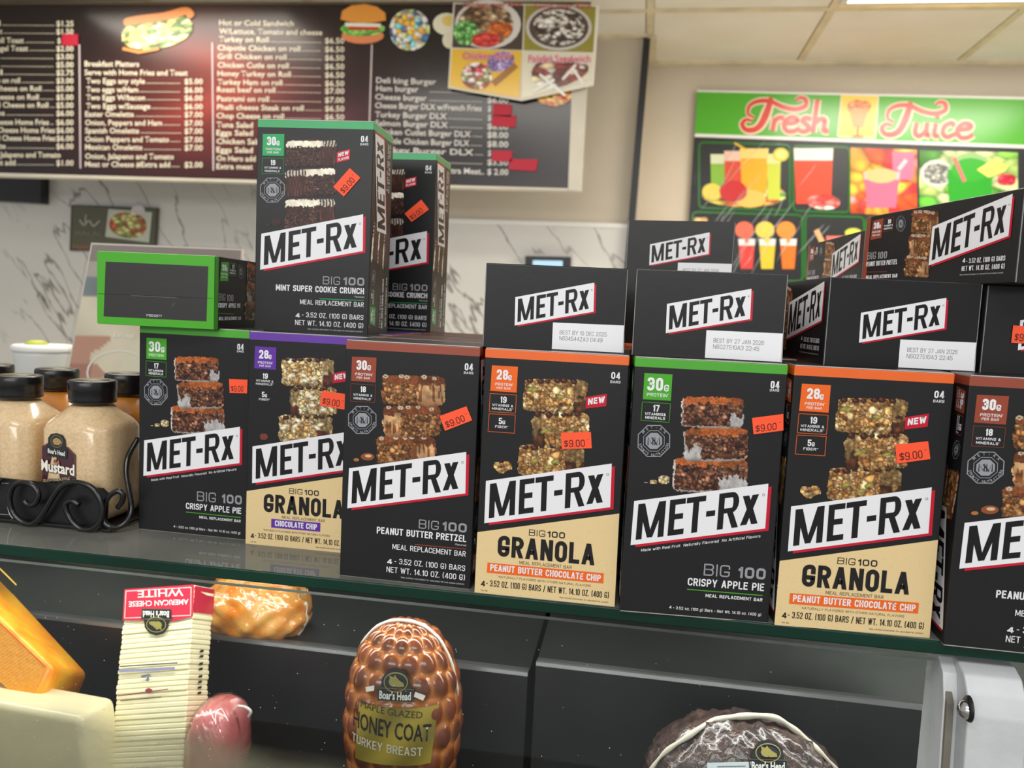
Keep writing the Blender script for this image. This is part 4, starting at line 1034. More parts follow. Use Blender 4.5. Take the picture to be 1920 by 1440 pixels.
# ------------------------------------------------------------------ juice poster
YJ = YR-.02
jp = empty('juice_poster', (.8, YJ, .6)); off = np.array(jp.location)
quadslab('poster_sheet', [(1307, 168), (2010, 184), (2000, 620), (1283, 560)], YJ, .012, M_BLACK, jp, off)
P = Print(wallmap(YJ), loc3(wallframe(YJ, .001, .0007), off))
def cj(L): return [(1200+a/2.667, b/2.667) for a, b in L]
P.poly(cj([(285, 450), (2200, 492), (2200, 752), (272, 685)]), (240, 240, 232), 1)
P.poly(cj([(284, 460), (2200, 505), (2200, 735), (274, 668)]), (84, 178, 44), 2)
RJ = (222, 70, 52); CJ = (250, 226, 196)
def swash(dx, dy):
    for k, (w_, c_, l_) in enumerate(((44, CJ, 4), (26, RJ, 6))):
        st = smooth_path([(655, 490), (640, 545), (610, 615), (575, 648), (530, 650), (510, 622), (530, 600), (560, 606)], 5)
        wd = np.interp(np.linspace(0, 1, len(st)), [0, .2, .6, 1], [.9, 1.3, .9, .5])*w_
        P.line(cj([(a+dx, b+dy) for a, b in st]), wd/2.667, c_, l_+.5)
        st = smooth_path([(570, 590), (540, 570), (548, 530), (590, 508), (650, 508), (710, 535), (775, 548), (825, 532), (828, 500), (800, 490), (780, 505)], 5)
        wd = np.interp(np.linspace(0, 1, len(st)), [0, .3, .7, 1], [.4, .8, .9, .5])*w_
        P.line(cj([(a+dx, b+dy) for a, b in st]), wd/2.667, c_, l_)
swash(0, 0); swash(697, 22)
JL = {'r': [[(0, .0), (.12, .6)], [(.1, .45), (.3, .62), (.55, .6)]], 'e': [[(.05, .35), (.6, .42), (.62, .6), (.3, .64), (.02, .35), (.15, .02), (.5, .0), (.75, .15)]],
      's': [[(.62, .58), (.35, .66), (.2, .5), (.45, .3), (.5, .1), (.25, 0), (0, .1)]], 'h': [[(0, 0), (.22, 1.55)], [(.08, .4), (.35, .64), (.58, .55), (.5, .1), (.75, .05)]],
      'u': [[(.1, .62), (.02, .15), (.22, 0), (.5, .25), (.58, .62)], [(.58, .62), (.53, .08), (.7, .04)]], 'i': [[(.16, .62), (.08, .08), (.3, .03)], [(.22, .86), (.25, .96)]],
      'c': [[(.6, .52), (.45, .65), (.15, .5), (.05, .2), (.25, 0), (.65, .15)]]}
def jword(word, x0, y0, k, sl):
    x = x0
    for ch in word:
        w_ = {'r': .52, 'h': .78, 'i': .42, 'u': .82}.get(ch, .70)
        for st in JL[ch]:
            pp = smooth_path([(x+a*k, y0+(x-x0)*sl-b*k) for a, b in st], 4)
            P.line(cj(pp), 40/2.667, CJ, 5); P.line(cj(pp), 23/2.667, RJ, 7)
        x += w_*k
jword('resh', 662, 655, 105, .04); jword('uice', 1372, 682, 108, .035)
P.poly(cj([(1003, 472), (1194, 478), (1178, 694), (984, 686)]), CJ, 4); P.poly(cj([(1008, 480), (1187, 486), (1170, 686), (992, 680)]), (240, 206, 60), 5)
food(P, cj([(1030, 495), (1165, 500), (1150, 580), (1030, 575)]), [(236, 140, 60), (240, 180, 70), (220, 100, 50)], 20, 20, layer=6, n=24)
P.poly(cj([(1045, 545), (1140, 548), (1112, 640), (1068, 638)]), (232, 150, 70), 7); P.line(cj([(1088, 630), (1086, 680)]), 4, (214, 110, 60), 7); P.line(cj([(1060, 682), (1115, 684)]), 3, (214, 110, 60), 7)
def rrect(x0, y0, x1, y1, sl=.03, r=22):
    p = []
    for cx, cy, a0 in ((x1-r, y0+r, -90), (x1-r, y1-r, 0), (x0+r, y1-r, 90), (x0+r, y0+r, 180)):
        for k in range(4):
            a = math.radians(a0+k*30); p.append((cx+r*math.cos(a), cy+r*math.sin(a)+sl*(cx-x0)))
    return p
for r_ in ((295, 712, 748, 1040), (766, 730, 1045, 1055), (262, 1060, 812, 1390), (826, 1078, 1118, 1400), (1130, 1090, 1500, 1400)):
    P.line(cj(rrect(*r_)), 4, (38, 110, 34), 2, closed=True)
for r_, pal, sd in (((1052, 738, 1384, 1068), [(232, 90, 40), (246, 170, 60), (226, 60, 60), (240, 130, 120)], 21), ((1396, 752, 1888, 1100), [(120, 180, 70), (80, 150, 50), (200, 214, 150), (170, 200, 110)], 22)):
    q = cj([(r_[0], r_[1]), (r_[2], r_[1]+12), (r_[2], r_[3]+12), (r_[0], r_[3])]); food(P, q, pal, 16, sd, shape='full', layer=2)
# drinks picture
def cup(x0, x1, y0, y1, tap, c, l=4, head=None):
    P.poly(cj([(x0, y0), (x1, y0), (x1-tap, y1), (x0+tap, y1)]), c, l)
    if head: P.poly(cj([(x0, y0), (x1, y0), (x1-tap*.25, y0+(y1-y0)*.22), (x0+tap*.25, y0+(y1-y0)*.22)]), head, l+1)
food(P, cj([(300, 910), (740, 915), (735, 1042), (300, 1035)]), [(236, 214, 90), (240, 236, 170), (120, 170, 60), (232, 180, 70), (214, 70, 50)], 14, 23, layer=2)
cup(352, 425, 772, 990, 4, (140, 190, 60), 3, (226, 230, 190)); cup(420, 512, 756, 985, 6, (222, 80, 54), 4, (240, 200, 180)); cup(498, 642, 744, 970, 12, (250, 176, 36), 5, (250, 214, 120))
cup(632, 704, 770, 1000, 6, (206, 214, 70), 4, (220, 226, 150)); P.disc(cj([(703, 775)])[0], 15, 13, (226, 208, 60), 6); P.disc(cj([(703, 775)])[0], 11, 9, (240, 230, 130), 7)
P.line(cj([(470, 716), (530, 750)]), 4, (226, 190, 60), 6)
P.disc(cj([(466, 958)])[0], 26, 20, (206, 44, 44), 7); P.disc(cj([(550, 995)])[0], 30, 17, (244, 196, 96), 7); P.disc(cj([(360, 960)])[0], 19, 16, (236, 216, 90), 7)
cup(768, 965, 742, 1020, 12, (238, 78, 48), 3, (246, 236, 226)); food(P, cj([(830, 970), (1005, 975), (1000, 1055), (830, 1045)]), [(226, 60, 54), (240, 120, 110), (246, 190, 180)], 28, 24, layer=5)
# pink drink, green drink
cup(1115, 1300, 860, 1040, 22, (240, 110, 140), 4, (250, 190, 196)); P.disc(cj([(1205, 880)])[0], 30, 14, (240, 190, 130), 6); P.line(cj([(1290, 850), (1330, 800)]), 8, (250, 200, 205), 6); cup(1258, 1370, 760, 900, 6, (238, 120, 150), 3)
P.disc(cj([(1482, 868)])[0], 31, 26, (214, 214, 206), 4); food(P, cj([(1415, 815), (1560, 818), (1555, 925), (1415, 920)]), [(150, 150, 140), (110, 110, 104), (190, 190, 180)], 9, 25, layer=5)
P.disc(cj([(1650, 850)])[0], 41, 32, (150, 190, 120), 5); cup(1535, 1760, 850, 1010, 8, (46, 160, 40), 6); P.disc(cj([(1650, 850)])[0], 36, 22, (56, 170, 46), 7); P.line(cj([(1568, 790), (1620, 910)]), 7, (230, 120, 120), 8)
P.poly(cj([(1680, 850), (1760, 800), (1840, 830), (1820, 860), (1740, 890)]), (240, 226, 110), 8); food(P, cj([(1780, 870), (1880, 870), (1880, 930), (1780, 930)]), [(214, 40, 60), (232, 90, 100)], 24, 26, layer=8, n=20)
# row two: three small cups with fruit above
for x, c, c2 in ((533, (226, 60, 44), (236, 110, 80)), (636, (226, 196, 50), (240, 214, 80)), (741, (240, 120, 36), (250, 150, 60))):
    cup(x-42, x+42, 1195, 1345, 12, c, 3, (238, 236, 230)); P.disc(cj([(x-12, 1150)])[0], 18, 16, c2, 3); P.line(cj([(x, 1150), (x, 1215)]), 7, c2, 5)
food(P, cj([(262, 1085), (345, 1085), (345, 1115), (262, 1115)]), [(230, 160, 90), (240, 190, 120)], 30, 27, layer=3, n=12)
P.line(cj([(880, 1150), (930, 1250)]), 10, (230, 180, 120), 3); cup(930, 1080, 1180, 1330, 10, (236, 170, 160), 3, (230, 120, 110)); P.disc(cj([(1065, 1165)])[0], 16, 9, (200, 206, 80), 5)
P.build('poster_print', PMM, jp)
# wrinkled clear film stretched over the poster
M_FILM = thin_glass('clear_film', rough=.12, ior=1.22)
rs = np.random.RandomState(3)
q = [at(1303, 262, YJ-.014), at(1900, 280, YJ-.014), at(1890, 560, YJ-.014), at(1285, 540, YJ-.014)]
nx_, nz_ = 60, 40; v = []; f = []
for j in range(nz_):
    for i in range(nx_):
        a, b = i/(nx_-1), j/(nz_-1)
        p = (1-a)*(1-b)*q[0]+a*(1-b)*q[1]+a*b*q[2]+(1-a)*b*q[3]
        t = (p[0]*1.0+p[2]*-.8)
        p = p-np.array([0, .003*abs(math.sin(t*60+math.sin(p[2]*9)))*math.exp(-((a-.25)/.3)**2)+.001, 0]); v.append(p-off)
for j in range(nz_-1):
    for i in range(nx_-1): k = j*nx_+i; f.append((k, k+nx_, k+nx_+1, k+1))
fo = pydata('clear_film', v, f, M_FILM, jp, smooth=True); fo['label'] = 'wrinkled clear plastic film'
rs = np.random.RandomState(8); allv = []; allf = []  # film glare put in as thin pale tubes running along its creases
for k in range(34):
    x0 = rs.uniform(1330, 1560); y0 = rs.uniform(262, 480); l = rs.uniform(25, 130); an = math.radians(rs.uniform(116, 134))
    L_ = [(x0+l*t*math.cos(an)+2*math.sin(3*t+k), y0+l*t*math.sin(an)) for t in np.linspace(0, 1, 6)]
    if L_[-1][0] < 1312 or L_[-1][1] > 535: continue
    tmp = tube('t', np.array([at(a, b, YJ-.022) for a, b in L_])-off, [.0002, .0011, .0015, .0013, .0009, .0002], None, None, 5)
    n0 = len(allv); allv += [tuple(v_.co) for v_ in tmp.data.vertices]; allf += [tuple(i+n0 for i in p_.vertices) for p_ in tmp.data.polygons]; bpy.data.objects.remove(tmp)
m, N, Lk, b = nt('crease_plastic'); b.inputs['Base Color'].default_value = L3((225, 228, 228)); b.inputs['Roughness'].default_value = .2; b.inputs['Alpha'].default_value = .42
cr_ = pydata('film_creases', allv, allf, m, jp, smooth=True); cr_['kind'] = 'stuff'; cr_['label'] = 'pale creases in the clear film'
tag(jp, 'fresh juice poster with green heading and drink pictures on black, on the right wall', 'poster')

# small things on the back wall
hc = empty('halal_sign', tuple(at(214, 428, YW-.02))); off = np.array(hc.location)
quadslab('sign_plate', [(134, 384), (297, 390), (292, 470), (131, 470)], YW-.025, .01, mat('olive_sign', (92, 90, 70), rough=.35), hc, off)
P = Print(wallmap(YW-.025), loc3(wallframe(YW-.025, .001, .0006), off))
P.rbox([(135, 385), (295, 391), (291, 469), (132, 469)], 1.5, (40, 42, 36), 2)
P.poly([(204, 392), (286, 398), (280, 455), (198, 444)], (196, 200, 180), 2)
food(P, [(206, 395), (280, 400), (274, 452), (202, 442)], [(150, 130, 60), (170, 80, 50), (110, 120, 50), (200, 190, 120)], 13, 30)
P.disc((260, 394), 13, 9, (206, 200, 196), 5)
P.line(smooth_path([(150, 412), (158, 422), (168, 414), (176, 424), (188, 414)], 4), 3, (170, 168, 150), 3); P.line([(162, 402), (161, 418)], 2.5, (170, 168, 150), 3)
P.btext('HALAL', (142, 441), (194, 442), 8, (130, 128, 110), .01)
P.btext('Halal', (138, 466), (165, 467), 9, (160, 110, 80), .02)
P.build('sign_print', PMM, hc)
tag(hc, 'small olive halal food sign on the marble wall below the menu board', 'sign')
hd = quadslab('range_hood', [(-80, 322), (77, 326), (76, 381), (-80, 372)], YW-.06, .045, mat('dark_hood_metal', (24, 23, 22), rough=.35, var=.3, vscale=6))
tag(hd, 'black box unit on the wall at the far left under the menu board', 'wall unit')
tm = empty('wall_terminal', tuple(at(1027, 500, YW-.03))); off = np.array(tm.location)
quadslab('terminal_back', [(979, 476), (1075, 478), (1073, 545), (977, 545)], YW-.03, .018, mat('white_plastic', (206, 204, 200), rough=.4), tm, off)
quadslab('terminal_body', [(985, 480), (1070, 482), (1068, 540), (983, 540)], YW-.05, .02, M_BLACK, tm, off)
quadslab('terminal_screen', [(999, 488), (1055, 489), (1054, 520), (998, 520)], YW-.053, .003, mat('blue_lcd', (150, 190, 220), rough=.2, emis=(150, 195, 225), es=.45), tm, off)
tag(tm, 'small black wall terminal with lit blue screen above the lying cartons', 'terminal')

# ------------------------------------------------------------------ deli case
M_GEDGE = mat('green_glass_edge', (7, 54, 40), rough=.2, spec=.35, var=.4, vscale=6)
M_GTOP = thin_glass('shelf_glass', (.72, .78, .76), ior=1.45, rough=.05)
_N, _L = M_GTOP.node_tree.nodes, M_GTOP.node_tree.links
_o = [q for q in _N if q.type == 'OUTPUT_MATERIAL'][0]; _src = _o.inputs[0].links[0].from_socket
_d = _N.new('ShaderNodeBsdfDiffuse'); _d.inputs[0].default_value = L3((196, 194, 184)); _m = _N.new('ShaderNodeMixShader')
_n = _N.new('ShaderNodeTexNoise'); _n.inputs['Scale'].default_value = 14; _n.inputs['Detail'].default_value = 6
_t = _N.new('ShaderNodeTexCoord'); _L.new(_t.outputs['Object'], _n.inputs['Vector'])
_r = _N.new('ShaderNodeMapRange'); _r.inputs[1].default_value = .3; _r.inputs[2].default_value = .7; _r.inputs[3].default_value = .16; _r.inputs[4].default_value = .26
_L.new(_n.outputs['Fac'], _r.inputs[0]); _L.new(_r.outputs[0], _m.inputs[0]); _L.new(_src, _m.inputs[1]); _L.new(_d.outputs[0], _m.inputs[2]); _L.new(_m.outputs[0], _o.inputs[0])
M_GPANE = thin_glass('pane_glass', (.95, .97, .96), ior=1.45, rough=.0)
SX0, SX1, SY1, ST = -.95, .75, .74, .0085
v = [(SX0, 0, -ST), (SX1, 0, -ST), (SX1, SY1, -ST), (SX0, SY1, -ST), (SX0, 0, 0), (SX1, 0, 0), (SX1, SY1, 0), (SX0, SY1, 0)]
cs = empty('deli_case', (-.1, .2, -.6)); co = np.array(cs.location)
def cbox(name, lo, hi, m, bev=0, parent=None):
    return box(name, tuple(np.array(lo)-co), tuple(np.array(hi)-co), m, parent or cs, bev)
me = bpy.data.meshes.new('glass_top'); me.from_pydata([tuple(np.array(p)-co) for p in v], [], HEXF); me.update()
bm = bmesh.new(); bm.from_mesh(me)
fr_e = [e for e in bm.edges if all(abs(x.co.y+co[1]) < 1e-6 for x in e.verts) and abs(e.verts[0].co.z-e.verts[1].co.z) < 1e-6]
bmesh.ops.bevel(bm, geom=fr_e, offset=.0012, segments=3, affect='EDGES', profile=.5)
for f_ in bm.faces: f_.material_index = 0 if abs(f_.normal.z) > .9 else 1
bm.to_mesh(me); bm.free()
o = link('glass_top', me, [M_GTOP, M_GEDGE], cs); o['label'] = 'clear glass top with dark green edge'
# front pane
M_PEDGE = mat('bright_glass_edge', (226, 236, 228), rough=.3, var=.5, vscale=9)
zt_ = -.0165
P0, P1 = (.0105, zt_), (-.022, -.42)
v = []
for x in (-.95, .1885):
    for (y, z), dy in ((P0, 0), (P0, .005), (P1, .005), (P1, 0)): v.append(np.array((x, y+dy, z))-co)
f = [(0, 4, 5, 1), (1, 5, 6, 2), (3, 7, 4, 0)]
o = pydata('front_pane', v, f+[(4, 7, 6, 5), (0, 1, 2, 3)], [M_GPANE, M_PEDGE], cs, mi=[1, 0, 0, 1, 1]); o['label'] = 'clear front glass pane'
M_TRAY = mat('black_tray_plastic', (30, 30, 32), rough=.42, spec=.5, var=.35, vscale=14, bump=.35, bscale=40)
M_DARK = mat('dark_case_lining', (20, 20, 21), rough=.5, var=.3, vscale=5)
cbox('back_lining', (-.95, .50, -.6), (.75, .51, -.012), M_DARK)
cbox('end_lining', (-.955, .0, -.6), (-.945, .5, -.012), M_DARK); cbox('end_lining', (.745, 0, -.6), (.755, .5, -.012), M_DARK)
cbox('case_floor', (-.95, -.02, -.62), (.75, .5, -.6), M_DARK)
cbox('case_front', (-.95, -.05, -1.25), (.75, .5, -.62), mat('case_body', (200, 200, 198), rough=.4))
# stepped display risers, one to each side of the gap
M_LIP = mat('worn_tray_lip', (96, 96, 98), rough=.25, spec=.6, var=.3, vscale=20)  # lip coloured paler to paint the highlight along the tray edge
for x0, x1, zr in ((-.95, -.0835, -.1425), (-.0765, .70, -.1315)):
    prof = [(.20, zr-.4), (.20, zr-.003), (.2012, zr), (.205, zr), (.218, zr-.003), (.46, zr+.012), (.47, zr+.1), (.475, zr+.1), (.475, zr-.4)]
    n = len(prof); v = [np.array((x, y, z))-co for x in (x0, x1) for y, z in prof]
    f = [(i, (i+1) % n, (i+1) % n+n, i+n) for i in range(n)]+[tuple(range(n))[::-1], tuple(range(n, 2*n))]
    o = pydata('display_riser', v, f, [M_TRAY, M_LIP], cs, mi=[0, 1, 1, 1, 0, 0, 0, 0, 0, 0, 0])
    bevel_mesh(o.data, 0)
cbox('lower_tray', (-.95, .0, -.31), (-.084, .198, -.30), M_TRAY, .002); cbox('lower_tray', (-.076, .0, -.31), (.70, .198, -.30), M_TRAY, .002)
tag(cs, 'glass topped deli display case with green glass edge and black stepped trays', 'display case')

# pane clamp bracket at the right
M_ALU = mat('satin_aluminium', (205, 208, 210), rough=.5, metal=.15, spec=.5, var=.08, vscale=40, bump=.15, bscale=300)
br = empty('glass_clamp_bracket', (.21, .0, -.06)); bo = np.array(br.location)
def extr(name, prof, x0, x1, m, bev=.0015, parent=br, o=bo):
    n = len(prof); v = [np.array((x, y, z))-o for x in (x0, x1) for y, z in prof]
    f = [(i, (i+1) % n, (i+1) % n+n, i+n) for i in range(n)]+[tuple(range(n))[::-1], tuple(range(n, 2*n))]
    ob = pydata(name, v, f, m, parent); bevel_mesh(ob.data, bev, 2); ob.data.polygons.foreach_set('use_smooth', [True]*len(ob.data.polygons)); wn(ob); return ob
extr('bracket_arm', [(.02, -.0125), (.004, -.0125), (-.006, -.016), (-.013, -.024), (-.017, -.036), (-.018, -.055), (-.021, -.09), (-.026, -.16), (-.03, -.30), (.01, -.30), (.02, -.10)], .1965, .2285, M_ALU)
extr('bracket_arm', [(.02, -.036), (-.010, -.036), (-.0145, -.05), (-.017, -.09), (-.022, -.16), (-.026, -.30), (.01, -.30), (.02, -.10)], .2275, .262, M_ALU)
extr('clamp_cheek', [(.03, -.0125), (.012, -.0135), (.003, -.02), (-.002, -.034), (-.004, -.06), (-.008, -.10), (-.012, -.16), (-.012, -.30), (.02, -.30), (.03, -.1)], .1885, .1968, M_ALU, .0008)
extr('clamp_pad', [(.001, -.028), (-.0048, -.035), (-.0068, -.055), (-.009, -.09), (-.0075, -.09), (.004, -.05)], .1895, .1935, mat('grey_rubber_pad', (120, 116, 104), rough=.7, var=.3, vscale=60), .0005)
sc = at(1790, 1312, -.008); sc = np.array((.1905, sc[1], sc[2]))
M_STEEL = mat('polished_screw_steel', (200, 200, 200), rough=.2, metal=1)
def dome(name, c, r, h, m, parent, o):
    v = [np.array(c)+np.array((-h, -.0005, 0))-o]; f = []; ns, nr = 20, 5
    for j in range(1, nr+1):
        a = j/nr*math.pi/2
        for k in range(ns):
            t = 2*math.pi*k/ns; v.append(np.array(c)+np.array((-h*math.cos(a), r*math.sin(a)*math.cos(t), r*math.sin(a)*math.sin(t)))-o)
    for k in range(ns): f.append((0, 1+k, 1+(k+1) % ns))
    for j in range(nr-1):
        for k in range(ns): f.append((1+j*ns+k, 1+(j+1)*ns+k, 1+(j+1)*ns+(k+1) % ns, 1+j*ns+(k+1) % ns))
    return pydata(name, v, f, m, parent, smooth=True)
dome('rubber_ring', (.1966, -.018, sc[2]), .0075, .0035, M_BLACK, br, bo)
dome('screw', (.1955, -.0185, sc[2]-.0005), .0055, .0055, M_STEEL, br, bo)
tag(br, 'silver grey metal bracket clamping the front glass at the lower right', 'bracket')

# translucent milky film just inside the pane, thicker towards the lower left
def film_z(x, z): 
    t = (z-P1[1])/(P0[1]-P1[1]); return P1[0]+(P0[0]-P1[0])*t
m, N, Lk, b = nt('condensation_mist')
a = N.new('ShaderNodeAttribute'); a.attribute_name = 'Mist'
tr_ = N.new('ShaderNodeBsdfTransparent'); df = N.new('ShaderNodeBsdfDiffuse'); df.inputs[0].default_value = L3((146, 139, 116))
n_ = N.new('ShaderNodeTexNoise'); n_.inputs['Scale'].default_value = 60; tc = N.new('ShaderNodeTexCoord'); Lk.new(tc.outputs['Object'], n_.inputs['Vector'])
mr = N.new('ShaderNodeMapRange'); mr.inputs[1].default_value = .3; mr.inputs[2].default_value = .7; mr.inputs[3].default_value = .88; mr.inputs[4].default_value = 1.0; Lk.new(n_.outputs['Fac'], mr.inputs[0])
mu = N.new('ShaderNodeMath'); mu.operation = 'MULTIPLY'; Lk.new(a.outputs['Fac'], mu.inputs[0]); Lk.new(mr.outputs[0], mu.inputs[1])
mx = N.new('ShaderNodeMixShader'); Lk.new(mu.outputs[0], mx.inputs[0]); Lk.new(tr_.outputs[0], mx.inputs[1]); Lk.new(df.outputs[0], mx.inputs[2])
out = [q for q in N if q.type == 'OUTPUT_MATERIAL'][0]; Lk.new(mx.outputs[0], out.inputs[0]); N.remove(b)
xs_ = np.linspace(-.62, .02, 64); zs_ = np.linspace(-.30, -.09, 30); v = []; f = []; al = []
for j, z in enumerate(zs_):
    for i, x in enumerate(xs_):
        v.append(np.array((x, film_z(x, z)+.0056, z))-co)
        top = -.118-.042*max(0, (x+.30)/.3)+.003*math.sin(x*60)
        al.append(.66*max(0, min(1, (top-z)/.016))*max(0, min(1, (.0-x)/.10)))
for j in range(len(zs_)-1):
    for i in range(len(xs_)-1): k = j*len(xs_)+i; f.append((k, k+1, k+1+len(xs_), k+len(xs_)))
fo = pydata('condensation', v, f, m, cs, smooth=True)
at_ = fo.data.attributes.new('Mist', 'FLOAT', 'POINT'); at_.data.foreach_set('value', al); fo['kind'] = 'stuff'; fo['label'] = 'milky condensation on the lower pane'
# droplets
M_DROP = mat('water_drop', (190, 190, 184), rough=.05, spec=.8)
bm = bmesh.new()
for k in range(260):
    x = random.uniform(-.5, .17); z = random.uniform(-.16, -.03)
    if random.random() > .35 and x > -.1: continue
    s_ = random.uniform(.00015, .00042)
    bmesh.ops.create_icosphere(bm, subdivisions=1, radius=s_, matrix=Matrix.Translation(Vector(np.array((x, film_z(x, z)-.0003, z))-co)))
me = bpy.data.meshes.new('water_drops'); bm.to_mesh(me); bm.free(); o = link('water_drops', me, M_DROP, cs); o['kind'] = 'stuff'

# ------------------------------------------------------------------ food in the case
M_WRAP = thin_glass('cling_film', (.97, .97, .97), rough=.16, ior=1.9)
def blob(name, c, rad, m, parent=None, o=np.zeros(3), fn=None, nu=72, nv=48, col=None, pw=2.0, rot=None):
    v = []; C = []
    for j in range(nv+1):
        ph = math.pi*j/nv-math.pi/2
        for i in range(nu):
            th = 2*math.pi*i/nu
            d = np.array((math.cos(ph)*math.cos(th), math.cos(ph)*math.sin(th), math.sin(ph)))
            r = 1/(sum(abs(d)**pw)**(1/pw)) if pw != 2 else 1
            k = fn(th, ph, d) if fn else 0
            p = d*r*np.array(rad)+d*k
            if rot is not None: p = rot@p
            v.append(p+np.array(c)-o)
            if col: C.append(col(th, ph, d))
    f = []
    for j in range(nv):
        for i in range(nu): f.append((j*nu+i, j*nu+(i+1) % nu, (j+1)*nu+(i+1) % nu, (j+1)*nu+i))
    ob = pydata(name, v, f, m, parent, smooth=True)
    if col:
        a = ob.data.color_attributes.new('Col', 'FLOAT_COLOR', 'POINT')
        a.data.foreach_set('color', np.c_[s2l(np.array(C)), np.ones(len(C))].astype(np.float32).ravel())
    return ob
rs = np.random.RandomState(11)
PH = rs.uniform(0, 6.28, (14, 3)); FR = rs.uniform(2, 9, (14, 3))
def lump(d, amp, k0=0, k1=14, s=1.0): return amp*sum(math.sin(d[0]*FR[i][0]*s+PH[i][0])*math.sin(d[1]*FR[i][1]*s+PH[i][1])*math.sin(d[2]*FR[i][2]*s+PH[i][2]) for i in range(k0, k1))/3

def emblem(P, c, s, name_px=None, bg=(26, 30, 26), gold=(150, 140, 70), tilt=0, flip=1):
    """dark arched badge with a gold animal head in an oval and the white name below"""
    cx, cy = c
    def Q(pts): return [(cx+x*s*flip, cy+(y*s)*flip+x*s*tilt*flip) for x, y in pts]
    P.poly(Q([(-26, 2), (-24, -14), (-14, -26), (0, -30), (14, -26), (24, -14), (26, 2)]), bg, 2)
    P.poly(Q([(-32, 2), (32, 2), (30, 24), (-30, 24)]), bg, 2)
    o = [(20*math.cos(a), -8+15*math.sin(a)) for a in np.linspace(0, 2*math.pi, 20, endpoint=False)]
    P.line(Q(o), 1.6*s, gold, 3, closed=True)
    P.poly(Q([(9*math.cos(a)-3, -9+8*math.sin(a)) for a in np.linspace(0, 2*math.pi, 10, endpoint=False)]), gold, 3)
    P.poly(Q([(2, -14), (14, -7), (15, -2), (2, -1)]), gold, 3); P.poly(Q([(-10, -12), (-12, -19), (-4, -15)]), gold, 3); P.poly(Q([(-4, -15), (-2, -20), (3, -13)]), gold, 3)
    P.line(Q([(-31, 3), (31, 3), (29, 23), (-29, 23)]), 1.1*s, (110, 104, 80), 3, closed=True)
    a, b = Q([(-27, 19), (27, 19)])
    V, T = text_geo("Boar's Head", .03)
    X = (V[:, 0]-V[:, 0].min())/(V[:, 0].max()-V[:, 0].min())*54-27; Yt = 19-V[:, 1]/caph()*12
    P.raw(P.m(Q(np.c_[X, Yt])), T, (226, 226, 220), 4)

# turkey breast in netting
tb = empty('turkey_breast'); TY = .135
tc_ = at(756, 1345, TY); ta, tbb, tcc = .0465, .036, .0835
tb.location = tuple(tc_-np.array((0, 0, tcc))); off = np.array(tb.location)
NT, NZ = 15, 13
def tcell(th, ph):
    row = (math.sin(ph)*.5+.5)*NZ if abs(ph) < 1.0 else (ph/math.pi+.5)*NZ
    row = (ph/math.pi+.5)*NZ
    r0 = math.floor(row); fx = (th/(2*math.pi))*NT+(.5 if r0 % 2 else 0); c0 = math.floor(fx)
    return math.hypot(fx-c0-.5, row-r0-.5), r0*31+int(c0) % NT
def tfn(th, ph, d):
    e, _ = tcell(th, ph); return .0042*max(0, 1-(e/.62)**2)*math.cos(ph)**.5
def tcol(th, ph, d):
    e, k = tcell(th, ph); r = random.Random(k).uniform(.8, 1.15)
    a = np.array((112, 56, 28))*r; b = np.array((186, 112, 52))
    t = max(0, min(1, (e-.34)/.2)); return np.clip(a*(1-t)+b*t, 0, 255)
M_TURK = print_mat('glazed_turkey', rough=.22, spec=.6, coat=.5, bump=.25, bscale=120)
blob('turkey_body', tc_, (ta, tbb, tcc), M_TURK, tb, off, tfn, 150, 120, tcol, pw=2.3)
def on_blob(cen, rad, o, ex=.0045, st=.0002, pw=2.3):
    def fn(uv, l):
        k = np.clip(1-abs((uv[:, 0]-cen[0])/rad[0])**pw-abs((uv[:, 1]-cen[2])/rad[2])**pw, .01, 1)
        return np.c_[uv[:, 0], cen[1]-rad[1]*k**(1/pw)-ex-st*l, uv[:, 1]]-o
    return fn
P = Print(wallmap(TY-tbb), on_blob(tc_, (ta, tbb, tcc), off))
X, Y = np.meshgrid(np.linspace(0, 1, 40), np.linspace(0, 1, 40))
al = np.ones(X.shape); Cg = np.ones(X.shape+(3,))*np.array((150, 132, 52))*(1+.15*np.sin(X*9+Y*5))[..., None]
P.raster([(672, 1318), (818, 1330), (805, 1436), (664, 1424)], np.dstack([np.clip(Cg, 0, 255), al]), 0)
emblem(P, (742, 1288), 1.08, tilt=.08)
P.poly([(684, 1290), (702, 1285), (702, 1294), (686, 1298)], (226, 222, 214), 2); P.poly([(778, 1298), (796, 1308), (792, 1316), (776, 1306)], (226, 222, 214), 2)
P.btext('MAPLE GLAZED', (676, 1325), (792, 1347), 12, (60, 48, 24), 0, flat=False)
P.btext('HONEY COAT', (660, 1362), (806, 1392), 30, (22, 20, 14), .012, flat=False, layer=4)
P.text('TURKEY BREAST', (658, 1391), (792, 1417), 16, (206, 200, 184), .01, flat=False, layer=4)
P.build('package_label', print_mat('film_print', rough=.25, spec=.5, coat=.3, bump=.1), tb)
# pale band of wrap round the top edge
pts = []
for k in range(30):
    an = math.radians(18+126*k/29); ca, sa = math.cos(an), math.sin(an); rr = 1/((abs(ca)**2.3+abs(sa)**2.3)**(1/2.3))
    pts.append(tc_+np.array((ca*rr*(ta+.0022), -.004, sa*rr*(tcc+.0022))))
tube('wrap_seam', np.array(pts)-off, [.0009+.0008*math.sin(math.pi*i/29)+.0002*math.sin(i*1.7) for i in range(30)], mat('white_wrap_seam', (222, 214, 202), rough=.4), tb)
tag(tb, 'glazed brown honey coat turkey breast in netting standing in the case', 'turkey breast')

